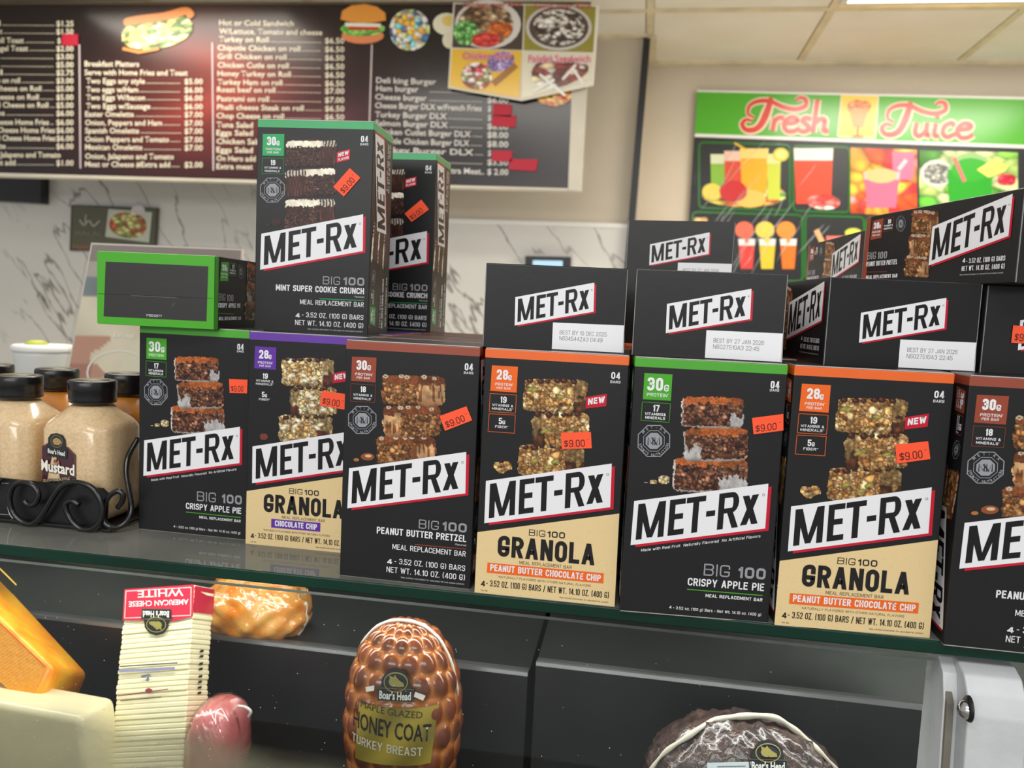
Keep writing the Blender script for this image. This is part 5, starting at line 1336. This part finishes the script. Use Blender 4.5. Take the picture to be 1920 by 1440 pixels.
# dark roast beef
def blobmap(cen, rad, grow=.005):
    def m(p):
        out = []
        R = np.array(rad)+grow
        for a, b in np.atleast_2d(np.asarray(p, float)):
            d = ray(a, b)/R; o = (CAM-cen)/R; A, B, C = d@d, o@d, o@o-1; D = B*B-A*C
            t = (-B-math.sqrt(max(D, 0)))/A; q = CAM+ray(a, b)*t; out.append((q[0], q[2]))
        return np.array(out)
    return m
rb = empty('roast_beef'); RY = .11
rc = at(1392, 1464, RY); ra, rbb, rcc = .074, .05, .050
rb.location = tuple(rc-np.array((0, 0, rcc))); off = np.array(rb.location)
def rfn(th, ph, d): return lump(d, .0022, 0, 8, 2.2)+.0012*math.sin(d[0]*41+d[2]*13)*math.sin(d[2]*37)
M_BEEF = mat('peppered_beef_crust', (50, 38, 36), rough=.26, spec=.8, c2=(88, 68, 62), vscale=110, bump=1.0, bscale=330, coat=.6)
blob('beef_body', rc, (ra, rbb, rcc), M_BEEF, rb, off, rfn, 120, 70)
RR = (ra+.005, rbb+.005, rcc+.005)
P = Print(blobmap(rc, (ra, rbb, rcc)), on_blob(rc, RR, off, ex=0, pw=2.0))
emblem(P, (1440, 1420), 1.15, bg=(18, 24, 36), tilt=.03)
P.build('brand_label', PMK, rb)
P = Print(blobmap(rc, (ra, rbb, rcc)), on_blob(rc, RR, off, ex=0, pw=2.0))
P.poly([(1326, 1430), (1408, 1428), (1408, 1452), (1326, 1452)], (196, 206, 212), 1); P.line([(1345, 1437), (1398, 1436)], 1.4, (60, 60, 66), 2)
P.build('package_label', PMK, rb)
pts = []
for a, b in smooth_path([(1215, 1450), (1245, 1412), (1285, 1384), (1335, 1353), (1390, 1343), (1450, 1345), (1490, 1368), (1530, 1402), (1572, 1446)], 5):
    Y_ = RY
    for _ in range(12):
        p = at(a, b, Y_); k = 1-((p[0]-rc[0])/ra)**2-((p[2]-rc[2])/rcc)**2; Y_ = .5*Y_+.5*(RY-rbb*math.sqrt(max(k, .0)))
    pts.append(at(a, b, Y_-.002))
pts = np.array(pts); tube('fat_seam', pts-off, [.0012+.0011*abs(math.sin(3.1*i/len(pts)))+.0004*math.sin(i*1.3) for i in range(len(pts))], mat('white_fat_seam', (226, 218, 200), rough=.35, var=.1), rb)
tag(rb, 'dark peppered roast beef with white fat seam at the bottom of the case', 'roast beef')

# bag of orange cheese
ob_ = empty('wrapped_orange_cheese'); OY = .238
oc = at(482, 1137, OY); oa, obb, occ = .054, .036, .0325
ob_.location = tuple(oc-np.array((0, 0, occ))); off = np.array(ob_.location)
def ofn(th, ph, d): return lump(d, .0028, 3, 12, 1.6)
M_OR = mat('orange_cheese', (240, 138, 32), rough=.3, c2=(250, 192, 104), vscale=60, bump=1, bscale=90, coat=.6)
blob('cheese_body', oc, (oa, obb, occ), M_OR, ob_, off, ofn, 90, 60, pw=2.4)
def wfn(th, ph, d): return .0012+lump(d, .0028, 3, 12, 1.6)+.0012*math.sin(d[0]*31+d[2]*17)*math.sin(d[2]*23+d[1]*9)
blob('plastic_wrap', oc, (oa, obb, occ), M_WRAP, ob_, off, wfn, 120, 80, pw=2.4)
rim = []
for k in range(36):
    an = math.radians(165+215*k/35); ca, sa = math.cos(an), math.sin(an); rr = 1/((abs(ca)**2.4+abs(sa)**2.4)**(1/2.4))
    rim.append(oc+np.array((ca*rr*(oa+.0012), -.006+.002*math.sin(k*1.9), sa*rr*(occ+.0006))))
tube('wrap_fold', np.array(rim)-off, [.0012+.0007*math.sin(k*1.3) for k in range(36)], mat('white_wrap_fold', (226, 214, 196), rough=.3, var=.2, vscale=90), ob_)
tag(ob_, 'plastic wrapped lump of orange cheese on the upper tray beside the cheese loaf', 'cheese')
# small purple red piece behind it
pc = blob('wrapped_meat_end', at(566, 1172, .31), (.013, .02, .022), mat('dark_red_meat', (120, 40, 60), rough=.3, var=.4, vscale=50, coat=.5), None)
tag(pc, 'small dark red meat end just right of the orange cheese', 'meat')

# pink ham
hm = empty('wrapped_ham'); HY = .115
hc_ = at(412, 1392, HY); hm.location = tuple(hc_-np.array((0, 0, .036))); off = np.array(hm.location)
def hfn(th, ph, d): return lump(d, .0015, 0, 6, 1.2)
blob('ham_body', hc_, (.0215, .03, .037), mat('pink_ham', (196, 92, 98), rough=.3, c2=(216, 128, 126), vscale=30, bump=.3, bscale=60, coat=.7), hm, off, hfn, 70, 50, pw=2.8)
blob('plastic_wrap', hc_, (.0225, .0305, .038), M_WRAP, hm, off, lambda t, p, d: .0008+.001*math.sin(d[0]*19+d[2]*23), 80, 60, pw=2.6)
kn = [at(a, b, HY-.004) for a, b in ((446, 1324), (460, 1326), (470, 1334), (466, 1344))]
tube('wrap_fold', smooth_path(kn, 5)-off, .0013, mat('clear_wrap_knot', (214, 206, 204), rough=.3), hm)
tag(hm, 'pink ham end in plastic wrap right of the sliced cheese loaf', 'ham')

# sliced cheese loaf
cl = empty('sliced_cheese_loaf'); 
A0, A1, B1, B0 = at(238, 1108, .155), at(362, 1098, .150), at(345, 1450, .085), at(200, 1450, .09)
back = np.array((.001, .026, -.013))
cl.location = tuple((B0+B1)/2+back/2); off = np.array(cl.location)
M_CH = mat('pale_yellow_cheese', (250, 242, 204), rough=.4, var=.06, vscale=20, sss=.1)
NS = 36; exx = (A1-A0)*.5+(B1-B0)*.5; 
ezz = ((A0+A1)-(B0+B1))/2; L_ = np.linalg.norm(ezz); th_ = L_/NS
ex = exx/np.linalg.norm(exx); ez = ezz/L_; ey = np.cross(ez, ex); bk_ = back-ez*np.dot(back, ez)
wx = np.linalg.norm(exx)/2; dy = np.linalg.norm(bk_)
v = [(-wx, 0, 0), (wx, 0, 0), (wx, dy, 0), (-wx, dy, 0), (-wx, 0, th_*.97), (wx, 0, th_*.97), (wx, dy, th_*.97), (-wx, dy, th_*.97)]
sm = bpy.data.meshes.new('cheese_slice'); sm.from_pydata(v, [], HEXF); sm.update(); bevel_mesh(sm, th_*.22, 1); sm.materials.append(M_CH)
Rm = Matrix([[ex[i], ey[i], ez[i]] for i in range(3)]).to_4x4()
for k in range(NS):
    o = bpy.data.objects.new('cheese_slice', sm); COL.objects.link(o); o.parent = cl
    p = (B0+B1)/2+ez*th_*k-off+ex*random.uniform(-.0006, .0006)+ey*random.uniform(-.0006, .0004)
    o.matrix_local = Matrix.Translation(Vector(p)) @ Rm
base_o = (B0+B1)/2-ex*wx-ey*.0012
fr_cl = lambda uv, l: base_o+np.outer(uv[:, 0]*2*wx, ex)+np.outer(uv[:, 1]*L_, ez)-ey*(.0002+.00025*l)-off
P = Print(homog([(238, 1108), (362, 1098), (345, 1450), (200, 1450)]), fr_cl)
PR = (200, 40, 66)
P.poly([(238, 1106), (363, 1096), (362, 1152), (330, 1160), (300, 1162), (270, 1160), (234, 1160)], PR, 0)
P.rbox([(241, 1109), (358, 1101), (358, 1150), (238, 1156)], 1.6, (232, 190, 190), 1)
def updown(P, s, x0, x1, y, cap, col, bold, l):
    V, T = text_geo(s, bold); X = x1-(V[:, 0]-V[:, 0].min())/(V[:, 0].max()-V[:, 0].min())*(x1-x0); Yt = y+V[:, 1]/caph()*cap
    P.raw(P.m(np.c_[X, Yt-(X-x0)*.05]), T, col, l)
updown(P, 'WHITE', 262, 345, 1108, 12, (236, 200, 200), .02, 2)
updown(P, 'AMERICAN CHEESE', 246, 354, 1127, 9, (244, 224, 224), .02, 2)
emblem(P, (296, 1160), .88, flip=-1)
PB = (60, 58, 110)
P.line([(228, 1243), (335, 1236)], 2, (70, 66, 80), 1); P.line([(226, 1252), (330, 1246)], 5, (150, 150, 190), 1); P.line([(268, 1262), (282, 1258), (278, 1270)], 5, (110, 112, 150), 1)
P.line([(224, 1298), (318, 1285)], 1.6, (140, 40, 60), 1); P.line([(228, 1307), (305, 1300)], 1.6, (80, 60, 70), 1); P.disc((282, 1288), 7, 5, (150, 60, 80), 2, n=8)
P.build('package_label', print_mat('wrapper_print', rough=.25, coat=.3), cl)
# right-side printing and red wrap end
so = (B0+B1)/2+ex*(wx+.0004)
fr_s = lambda uv, l: so+np.outer(uv[:, 0]*dy, ey)+np.outer(uv[:, 1]*L_, ez)+ex*(.0003+.0002*l)-off
P = Print(lambda p: np.atleast_2d(np.asarray(p, float)), fr_s)
P.poly([(0, .85), (1, .85), (1, 1.0), (0, 1.0)], PR, 0)
M_WS = print_mat('wrapper_side_print', rough=.25, coat=.3)
P.build('wrapper_end', M_WS, cl); P = Print(P.m, P.to3d)
for yy in (.40, .43, .46, .49, .53, .56, .60, .63): P.poly([(.42, yy), (.6, yy+.002), (.62, yy+.016), (.44, yy+.012)], (52, 50, 46), 1)
P.build('side_lettering', M_WS, cl)['kind'] = 'stuff'
tag(cl, 'block of sliced white american cheese with upside-down red label', 'cheese')

# big orange rind cheese
oc_ = empty('orange_rind_cheese')
Fp, Bp = at(102, 1252, .105), at(166, 1264, .165)
F2, B2 = at(-150, 1012, .13), at(-150, 918, .19)
dn = at(62, 1345, .09)-Fp; dn2 = dn*1.0
oc_.location = tuple(Fp+dn); off = np.array(oc_.location)
M_RIND = mat('orange_rind', (250, 148, 20), rough=.38, c2=(252, 184, 50), vscale=40, bump=.5, bscale=120, coat=.3)
cb_ = hexa('cheese_block', [F2+dn-off, Fp+dn-off, Bp+dn*.7-off, B2+dn-off, F2-off, Fp-off, Bp-off, B2-off], M_RIND, oc_, bev=.005, seg=4); cb_.modifiers.clear()
# netted face film and dark gold label strip
nf = np.cross(Fp-F2, dn); nf /= np.linalg.norm(nf); nf = nf if nf[1] < 0 else -nf
def quad_frame(o0, uxv, vyv, nrm, o): return lambda uv, l: o0+np.outer(uv[:, 0], uxv)+np.outer(uv[:, 1], vyv)+nrm*(.0004+.0003*l)-o
P = Print(lambda p: np.atleast_2d(np.asarray(p, float)), quad_frame(F2, Fp-F2, dn, nf, off))
P.poly([(.0, .12), (.965, .12), (.95, .95), (0, .95)], (236, 156, 40), 0)
for k in range(60):
    a = k/60; P.line([(a*.95, .13), (max(0, a*.95-.12), .94)], .0022, (240, 190, 96), 1)
P.poly([(.3, .45), (.62, .45), (.62, .85), (.3, .85)], (196, 180, 160), 2); P.rbox([(.3, .45), (.62, .45), (.62, .85), (.3, .85)], .012, (60, 50, 40), 3)
P.line([(.0, .10), (.96, .10)], .02, (214, 80, 40), 2)
P.build('net_wrap', print_mat('net_wrap_print', rough=.35, coat=.3, bump=.6, bscale=200), oc_)
nt_ = np.cross(Bp-Fp, F2-Fp); nt_ /= np.linalg.norm(nt_); nt_ = nt_ if nt_[2] > 0 else -nt_
P = Print(lambda p: np.atleast_2d(np.asarray(p, float)), quad_frame(F2, Fp-F2, B2-F2, nt_, off))
P.poly([(.0, .72), (.74, .62), (.74, .84), (0, .94)], (28, 26, 22), 0); P.line([(0, .98), (.78, .86)], .04, (214, 170, 70), 1)
P.text('VERMONT CHEDDAR', (.30, .80), (.70, .76), -.07, (150, 140, 90), .02, flat=False) if False else None
P.build('package_label', PMK, oc_)
tag(oc_, 'large block of orange rind cheese leaning at the far left of the case', 'cheese')

# pale cheese block at the bottom left
q0 = [at(-90, 1302, .07), at(150, 1346, .07), at(178, 1560, .055), at(-90, 1560, .055)]
bk_ = np.array((0.0, .045, -.004))
M_PALE = mat('cream_cheese_block', (232, 222, 182), rough=.35, var=.06, vscale=12, coat=.4)
pb = pydata('pale_cheese_block', [q0[3], q0[2], q0[2]+bk_, q0[3]+bk_, q0[0], q0[1], q0[1]+bk_, q0[0]+bk_], HEXF, M_PALE)
bevel_mesh(pb.data, .006, 4); pb.data.polygons.foreach_set('use_smooth', [True]*len(pb.data.polygons))
tag(pb, 'cream coloured cheese block behind misted glass at the lower left', 'cheese')

# ------------------------------------------------------------------ cartons on the glass
g1 = None
def corners(*p): return [(a, b) for a, b in p]
cA = carton('apple', (-.3315, .0636, 0), -.018, 'crispy apple pie carton standing beside the mustard rack, under the green framed carton')
sticker(cA, [(42, 65), (712, 95), (690, 1378), (28, 1318)], [(590, 387), (703, 391), (700, 474), (594, 473)], F_FRONT)
cB = carton('purple', (-.2374, .0543, 0), 0, 'purple topped granola chocolate chip carton standing partly behind the pretzel carton')
sticker(cB, [(88, 70), (902, 113), (869, 1430), (68, 1370)], [(595, 430), (768, 452), (752, 546), (580, 518)], F_FRONT)
cC = carton('brown', (-.146, .007, 0), -.02, 'brown topped peanut butter pretzel carton, its whole front in view')
sticker(cC, [(55, 82), (758, 116), (708, 1392), (27, 1333)], [(548, 480), (688, 426), (718, 500), (577, 558)], F_FRONT)
cD = carton('orange', (-.052, .0015, 0), -.001, 'orange topped peanut butter chocolate chip granola carton between the pretzel and apple pie cartons')
sticker(cD, [(80, 45), (838, 82), (765, 1403), (45, 1335)], [(482, 493), (638, 488), (643, 574), (487, 580)], F_FRONT)
cE = carton('apple', (.0413, -.0016, 0), .06, 'green topped crispy apple pie carton standing between the two orange topped cartons')
sticker(cE, [(103, 35), (907, 75), (797, 1403), (50, 1345)], [(715, 357), (878, 335), (878, 422), (723, 443)], F_FRONT)
cF = carton('orange', (.1345, .0012, 0), .05, 'orange topped peanut butter chocolate chip granola carton second from the right end')
sticker(cF, [(130, 42), (942, 88), (800, 1395), (52, 1335)], [(635, 450), (800, 432), (810, 522), (645, 545)], F_FRONT)
cG = carton('brown', (.2293, -.0053, 0), 0, 'brown topped peanut butter pretzel carton cut off by the right edge of the picture')
cP = carton('mint', (-.2495, .0871, BH), .0389, 'mint cookie crunch carton standing tallest, in front, on the apple and purple cartons')
sticker(cP, [(75, 68), (785, 95), (750, 1405), (58, 1370)], [(540, 492), (640, 378), (705, 438), (605, 552)], F_FRONT)
cQ = carton('mint', (-.2326, .207, BH), 0, 'second mint cookie crunch carton standing behind the front one, half hidden')
sticker(cQ, [(570, 250), (1172, 290), (1137, 1405), (545, 1360)], [(978, 655), (1080, 572), (1128, 635), (1022, 708)], F_FRONT)
carton('orange', (-.0562, .0151, BH), .05, 'black carton lying end out on the left orange topped carton, dated 10 Dec 2025', 'bottom_out', D2)
carton('apple', (.0387, .0112, BH), -.035, 'black snack bar carton lying end out on the middle green topped carton', 'bottom_out', D1)
cJ = carton('brown', (.1537, .0227, BH), .1135, 'black snack bar carton lying end out on the second orange topped carton, side showing', 'bottom_out', D1)
cN = carton('brown', (.2485, .0339, BH), 0, 'black snack bar carton lying end out at the right edge with a clipped price sticker', 'bottom_out', D1)
sticker(cN, [(1655, 765), (2740, 840), (2660, 1445), (1600, 1355)], [(1818, 1045), (2010, 1062), (2005, 1178), (1805, 1160)], F_BOT)
carton('apple', (-.3548, .0515, BH), .0751, 'carton lying on its side showing bright green framed end on the left apple pie carton', 'top_out', ends=('top', 'bottom'))
carton('brown', (.0266, .2185, BH+BD), -.0974, 'single black carton lying end out on the stack behind, left of the juice poster cups', 'bottom_out', D1)
aK, aL = .2915, .1042
carton('brown', (.2074+math.cos(aK)*BW/2, .0074+math.sin(aK)*BW/2, BH+BD), aK, 'peanut butter pretzel carton lying slantwise on top at the right, long side showing', 'bottom_out', D1)
carton('brown', (.1832+math.cos(aL)*BW/2, .2484+math.sin(aL)*BW/2, BH+BD), aL, 'peanut butter pretzel carton lying farthest back, only its far side peeking out', 'bottom_out', D1)
# the stock behind the front row
BG = 'cartons stacked behind the front row'
cols = {-.3335: ('apple', (.126, .186)), -.2395: ('purple', (.1185, .1785, .2385)), -.146: ('brown', (.0665, .1265, .1865)), -.0525: ('orange', (.0665, .1265, .1865)),
        .0400: ('apple', (.0685, .1285, .1885, .2485, .3085)), .1330: ('orange', (.0685, .1285, .1885)), .2280: ('brown', (.0665, .1265, .1865, .2465, .3065, .3665))}
for x, (fl, yy) in cols.items():
    for y in yy:
        carton(fl, (x, y, 0), 0, 'one of the cartons standing in rows behind the front cartons', group=BG, prints=('left', 'right'), ends=('top',))
for x, y in ((.027, .2105), (.228, .2485)):
    carton('brown', (x, y, BH), 0, 'one of the cartons lying in the second layer behind the front cartons', 'bottom_out', D1, group='lying cartons of the hidden second layer', prints=('left',), ends=('bottom',))

# ------------------------------------------------------------------ mustard rack
M_IRON = mat('black_wrought_iron', (14, 14, 15), rough=.22, spec=.6, bump=.1, bscale=150)
rk = empty('condiment_rack', (-.49, .1, 0)); off = np.array(rk.location)
RX0, RX1, RY0, RY1 = -.66, -.388, .046, .20
def rb_(name, lo, hi, m, bev=0): return box(name, tuple(np.array(lo)-off), tuple(np.array(hi)-off), m, rk, bev)
rb_('base_tray', (RX0, RY0, .0004), (RX1, RY1, .0034), M_IRON, .001)
for lo, hi in (((RX0, RY1-.004, .0034), (RX1, RY1, .03)), ((RX0, RY0, .0034), (RX0+.004, RY1, .03))): rb_('tray_rim', lo, hi, M_IRON, .001)
def cr(L): return [(a/3.6, 640+b/3.6) for a, b in L]
# black name plate behind the scrolls
pl_ = cr([(-260, 905), (0, 922), (690, 992), (730, 1030), (715, 1275), (600, 1262), (0, 1212), (-260, 1190)])
fr_ = [at(a, b, RY0+.004)-off for a, b in pl_]; bk2 = [p+np.array([0, .0015, 0]) for p in fr_]
n = len(fr_); pydata('name_plate', fr_+bk2, [tuple(range(n)), tuple(range(2*n-1, n-1, -1))]+[(i, i+n, (i+1) % n+n, (i+1) % n) for i in range(n)], M_BLACK, rk)
def wf2(Y): return lambda uv, l: np.c_[uv[:, 0], np.full(len(uv), Y-.0002-.0001*l), uv[:, 1]]-off
P = Print(wallmap(RY0+.004), wf2(RY0+.004))
P.line(cr([(-260, 948), (60, 958)]), .7, (190, 190, 190), 1); P.line(cr([(-260, 1150), (70, 1170)]), .7, (190, 190, 190), 1)
P.line(cr(smooth_path([(150, 950), (100, 958), (60, 1010), (50, 1080), (70, 1170), (120, 1215)], 5)), 1.5, (206, 206, 200), 2)
P.build('plate_print', PMK, rk)
s1 = smooth_path([(165, 1075), (185, 1100), (220, 1105), (248, 1080), (260, 1030), (225, 975), (155, 952), (95, 975), (65, 1050), (80, 1140), (130, 1205), (200, 1235), (250, 1212), (300, 1150), (350, 1065), (400, 995), (460, 958), (540, 955), (620, 988), (670, 1055), (693, 1130), (680, 1210), (640, 1258), (580, 1274), (520, 1250), (470, 1190), (445, 1130), (450, 1090), (490, 1078), (535, 1105)], 5)
pts = [at(a, b, RY0-.0025) for a, b in cr(s1)]
tube('scroll', np.array(pts)-off, .0021, M_IRON, rk, 10)
s3 = smooth_path([(-600, 1060), (-560, 960), (-480, 940), (-430, 1000), (-400, 1100), (-350, 1200), (-280, 1215), (-200, 1150), (-120, 1010), (-60, 950), (0, 945)], 5)
pts = [at(a, b, RY0-.0025) for a, b in cr(s3)]; tube('scroll', np.array(pts)-off, .0021, M_IRON, rk, 10)
s2 = smooth_path([(795, 1122), (822, 1085), (830, 1035), (795, 1010), (745, 1038), (705, 1100), (690, 1180), (715, 1235), (775, 1258), (835, 1235), (878, 1175), (884, 1090), (868, 990), (852, 880), (868, 770), (935, 650)], 5)
yy = np.interp(np.linspace(0, 1, len(s2)), [0, .5, .72, 1], [RY0+.004, RY0, RY0+.014, RY0+.04])
pts = [at(a, b, y_) for (a, b), y_ in zip(cr(s2), yy)]; tube('scroll', np.array(pts)-off, .0021, M_IRON, rk, 10)
tag(rk, 'black wrought iron rack with scrolls holding the mustard bottles', 'rack')

M_CAP = mat('black_bottle_cap', (20, 20, 22), rough=.28, spec=.5, bump=.05, bscale=400)
M_MUST = mat('grainy_mustard', (222, 194, 152), rough=.3, c2=(206, 176, 132), vscale=420, coat=.8, bump=.1, bscale=100)
M_HON = mat('amber_mustard', (206, 132, 48), rough=.25, var=.15, vscale=30, coat=.8)
M_CLR = thin_glass('clear_bottle_neck', (.95, .95, .93), rough=.03)
def bottle(px, py, Y, m, label, emb=True, grp=None):
    c = at(px, py, Y); c[2] = .0036
    r = empty('mustard_bottle', tuple(c))
    bw = .0292
    def sq(z, a):
        # rounded square with cut corners in the body, round at the neck
        k = min(1, max(0, (.084-z)/.016)); ca, sa = abs(math.cos(a)), abs(math.sin(a))
        s4 = 1/((ca**6+sa**6)**(1/6)); s4 = min(s4, 1.19)
        return 1+(s4-1)*k
    prof = [(.024, 0), (.0275, .003), (bw, .008), (bw, .070), (bw*.985, .0735), (.0272, .0765), (.0215, .0825), (.0172, .0865), (.0150, .0882)]
    b_ = lathe('bottle_body', prof, m, r, 64, sq)
    lathe('bottle_neck', [(.0148, .0882), (.0152, .0896), (.0150, .0916)], M_CLR, r, 32)
    lathe('cap', [(.0158, .0898), (.0174, .0906), (.0176, .0935), (.0176, .0990), (.0180, .0998), (.0180, .1062), (.0174, .1075), (.016, .1079)], M_CAP, r, 48)
    lathe('cap_disc', [(.0125, .1078), (.0123, .1083)], mat('gold_cap_print', (96, 88, 60), rough=.4), r, 32)
    if emb:
        # label on the flat front, drawn in the proof px of the bottle crop
        mm = homog([(325, 560), (865, 560), (865, 1225), (325, 1225)], [(-bw+.0045, .0735), (.0281, .0735), (.0281, 0), (-bw+.0045, 0)])
        def fr(uv, l):
            ang = uv[:, 0]/bw
            y = -bw*np.clip(1-np.abs(ang)**6, 0, 1)**(1/6)
            return np.c_[uv[:, 0], y-.0004-.00008*l, uv[:, 1]]
        P = Print(mm, fr)
        sh = -25
        def T_(L): return L
        P.poly(T_([(350, 705), (405, 680), (590, 695), (655, 745), (655, 1010), (348, 1000)]), (70, 30, 44), 1)
        P.line(T_([(352, 1000), (354, 712), (405, 688), (590, 702), (648, 748), (650, 1005)]), 3, (150, 120, 90), 2)
        P.poly(T_([(412, 690), (415, 640), (440, 612), (490, 602), (545, 614), (568, 645), (572, 700)]), (24, 26, 24), 3)
        P.poly(T_([(405, 682), (585, 696), (580, 782), (400, 765)]), (24, 26, 24), 3)
        P.ring((490, 660), 50, 42, 6, (110, 104, 80), 4); P.poly(T_([(455, 665), (462, 645), (490, 635), (520, 645), (535, 668), (510, 685), (470, 684)]), (170, 140, 84), 4)
        P.btext("Boar's Head", T_([(413, 745)])[0], T_([(562, 758)])[0], 30, (230, 230, 224), .03, layer=5, flat=False)
        P.poly(T_([(460, 815), (465, 785), (478, 800), (487, 780), (497, 800), (510, 787), (512, 820)]), (150, 110, 70), 3)
        P.btext('Mustard', T_([(348, 872)])[0], T_([(645, 892)])[0], 74, (60, 40, 36), .055, layer=4, flat=False)
        P.btext('Mustard', T_([(348, 870)])[0], T_([(645, 890)])[0], 72, (240, 236, 220), .03, layer=6, flat=False)
        P.poly(T_([(352, 935), (655, 905), (655, 940), (352, 968)]), (22, 20, 20), 4)
        P.text('DELICATESSEN STYLE', T_([(365, 955)])[0], T_([(605, 922)])[0], 18, (214, 196, 150), .01, layer=6, flat=False)
        P.build('bottle_label', print_mat('bottle_label_print', rough=.3, coat=.4), r)
        for k in (0,):
            pass
    tag(r, label, 'mustard bottle', grp); return r
bottle(174, 800, .082, M_MUST, 'mustard bottle in the front of the rack nearest the cartons, label in view')
bottle(36, 800, .082, M_MUST, 'mustard bottle in the rack partly cut by the left picture edge')
bottle(108, 760, .148, M_HON, 'amber honey mustard bottle behind, between the two pale mustard bottles', False)
bottle(238, 760, .146, M_HON, 'amber honey mustard bottle behind, next to the apple pie carton', False)
bottle(-15, 745, .148, M_HON, 'mustard bottle whose black cap alone shows at the left picture edge', False)

# clear sign holder with food card
sg = empty('counter_card_holder', tuple(atz(260, 800, 0)*[1, 0, 0]+[0, .40, 0])); 
sgl = at(280, 640, .40); sg.location = (sgl[0], .40, 0.0005); off = np.array(sg.location)
SB, STp = .38, .44
def slant(px, py):
    # plane leaning back from (y=.38,z=0) to (y=.44,z=.24)
    d = ray(px, py); n = np.array([0, -.24, .06]); p = np.array([0, .38, 0]); t = np.dot(p-CAM, n)/np.dot(d, n); return CAM+d*t
cs4 = [slant(171, 455), slant(456, 467), slant(470, 850), slant(104, 820)]
nn = np.cross(cs4[1]-cs4[0], cs4[3]-cs4[0]); nn /= np.linalg.norm(nn); nn = nn if nn[1] < 0 else -nn
d = -nn*.002
hexa('card_sheet', [cs4[3]-off, cs4[2]-off, cs4[2]+d-off, cs4[3]+d-off, cs4[0]-off, cs4[1]-off, cs4[1]+d-off, cs4[0]+d-off], mat('card_paper', (214, 206, 200), rough=.3), sg)
def smap(p): return np.array([[slant(a, b)[0], slant(a, b)[2]] for a, b in np.atleast_2d(np.asarray(p, float))])
def sfr(uv, l):
    y = .38+.06/.24*uv[:, 1]; return np.c_[uv[:, 0], y, uv[:, 1]]+nn*(.0005+.0003*l)-off
P = Print(smap, sfr)
P.poly([(174, 459), (452, 470), (450, 500), (168, 490)], (150, 138, 136), 1)
X, Y = np.meshgrid(np.linspace(0, 1, 60), np.linspace(0, 1, 60))
C = np.ones(X.shape+(3,))*np.array((226, 216, 196)); 
C = np.where((Y < .22)[..., None], np.array((176, 170, 164)), C); C = np.where(((Y > .1) & (Y < .22) & (X < .4))[..., None], np.array((122, 134, 140)), C)
C = C+(np.sin(X*14+np.sin(Y*9)*2)*8)[..., None]; C = np.where((np.hypot((X-.62), (Y-.72)*.9) < .34)[..., None], np.array((228, 224, 204)), C)
C = np.where(((Y > .45) & (X < .16+.05*np.sin(Y*30)))[..., None], np.array((198, 150, 130)), C); C = np.where(((Y > .62) & (X < .12))[..., None], np.array((176, 124, 110)), C)
P.raster([(168, 490), (450, 500), (466, 800), (110, 800)], np.dstack([np.clip(C, 0, 255), np.ones(X.shape)]), 1)
P.ring((225, 700), 60, 42, 4, (236, 232, 220), 3); P.btext("Boar's Head", (214, 632), (252, 636), 9, (246, 244, 238), .03, layer=4)
P.build('card_print', PMM, sg)
hexa('acrylic_cover', [cs4[3]+nn*.004-off, cs4[2]+nn*.004-off, cs4[2]+nn*.006-off, cs4[3]+nn*.006-off, cs4[0]+nn*.004-off, cs4[1]+nn*.004-off, cs4[1]+nn*.006-off, cs4[0]+nn*.006-off], M_CLR, sg)
tag(sg, 'clear stand with a pale food card leaning behind the left cartons', 'card holder')

# tub behind the bottles
tcn = at(82, 690, .6); tub = empty('plastic_tub', (tcn[0], .6, .0)); 
lathe('tub_body', [(.030, .0005), (.034, .004), (.040, .080), (.0405, .088)], mat('cloudy_plastic', (206, 208, 204), rough=.35), tub, 40)
lathe('tub_lid', [(.042, .086), (.043, .088), (.043, .094), (.040, .096)], mat('white_lid', (226, 226, 222), rough=.4), tub, 40)
lathe('lime_wedge', [(.016, .0955), (.015, .099), (.008, .102)], mat('lime_green', (176, 184, 70), rough=.5), tub, 20, loc=(-.012, 0, 0))
tag(tub, 'cloudy white plastic tub with green on its lid behind the mustard caps', 'tub')
for o in bpy.data.objects:
    for k in ('_L', 'pose'):
        if k in o: del o[k]
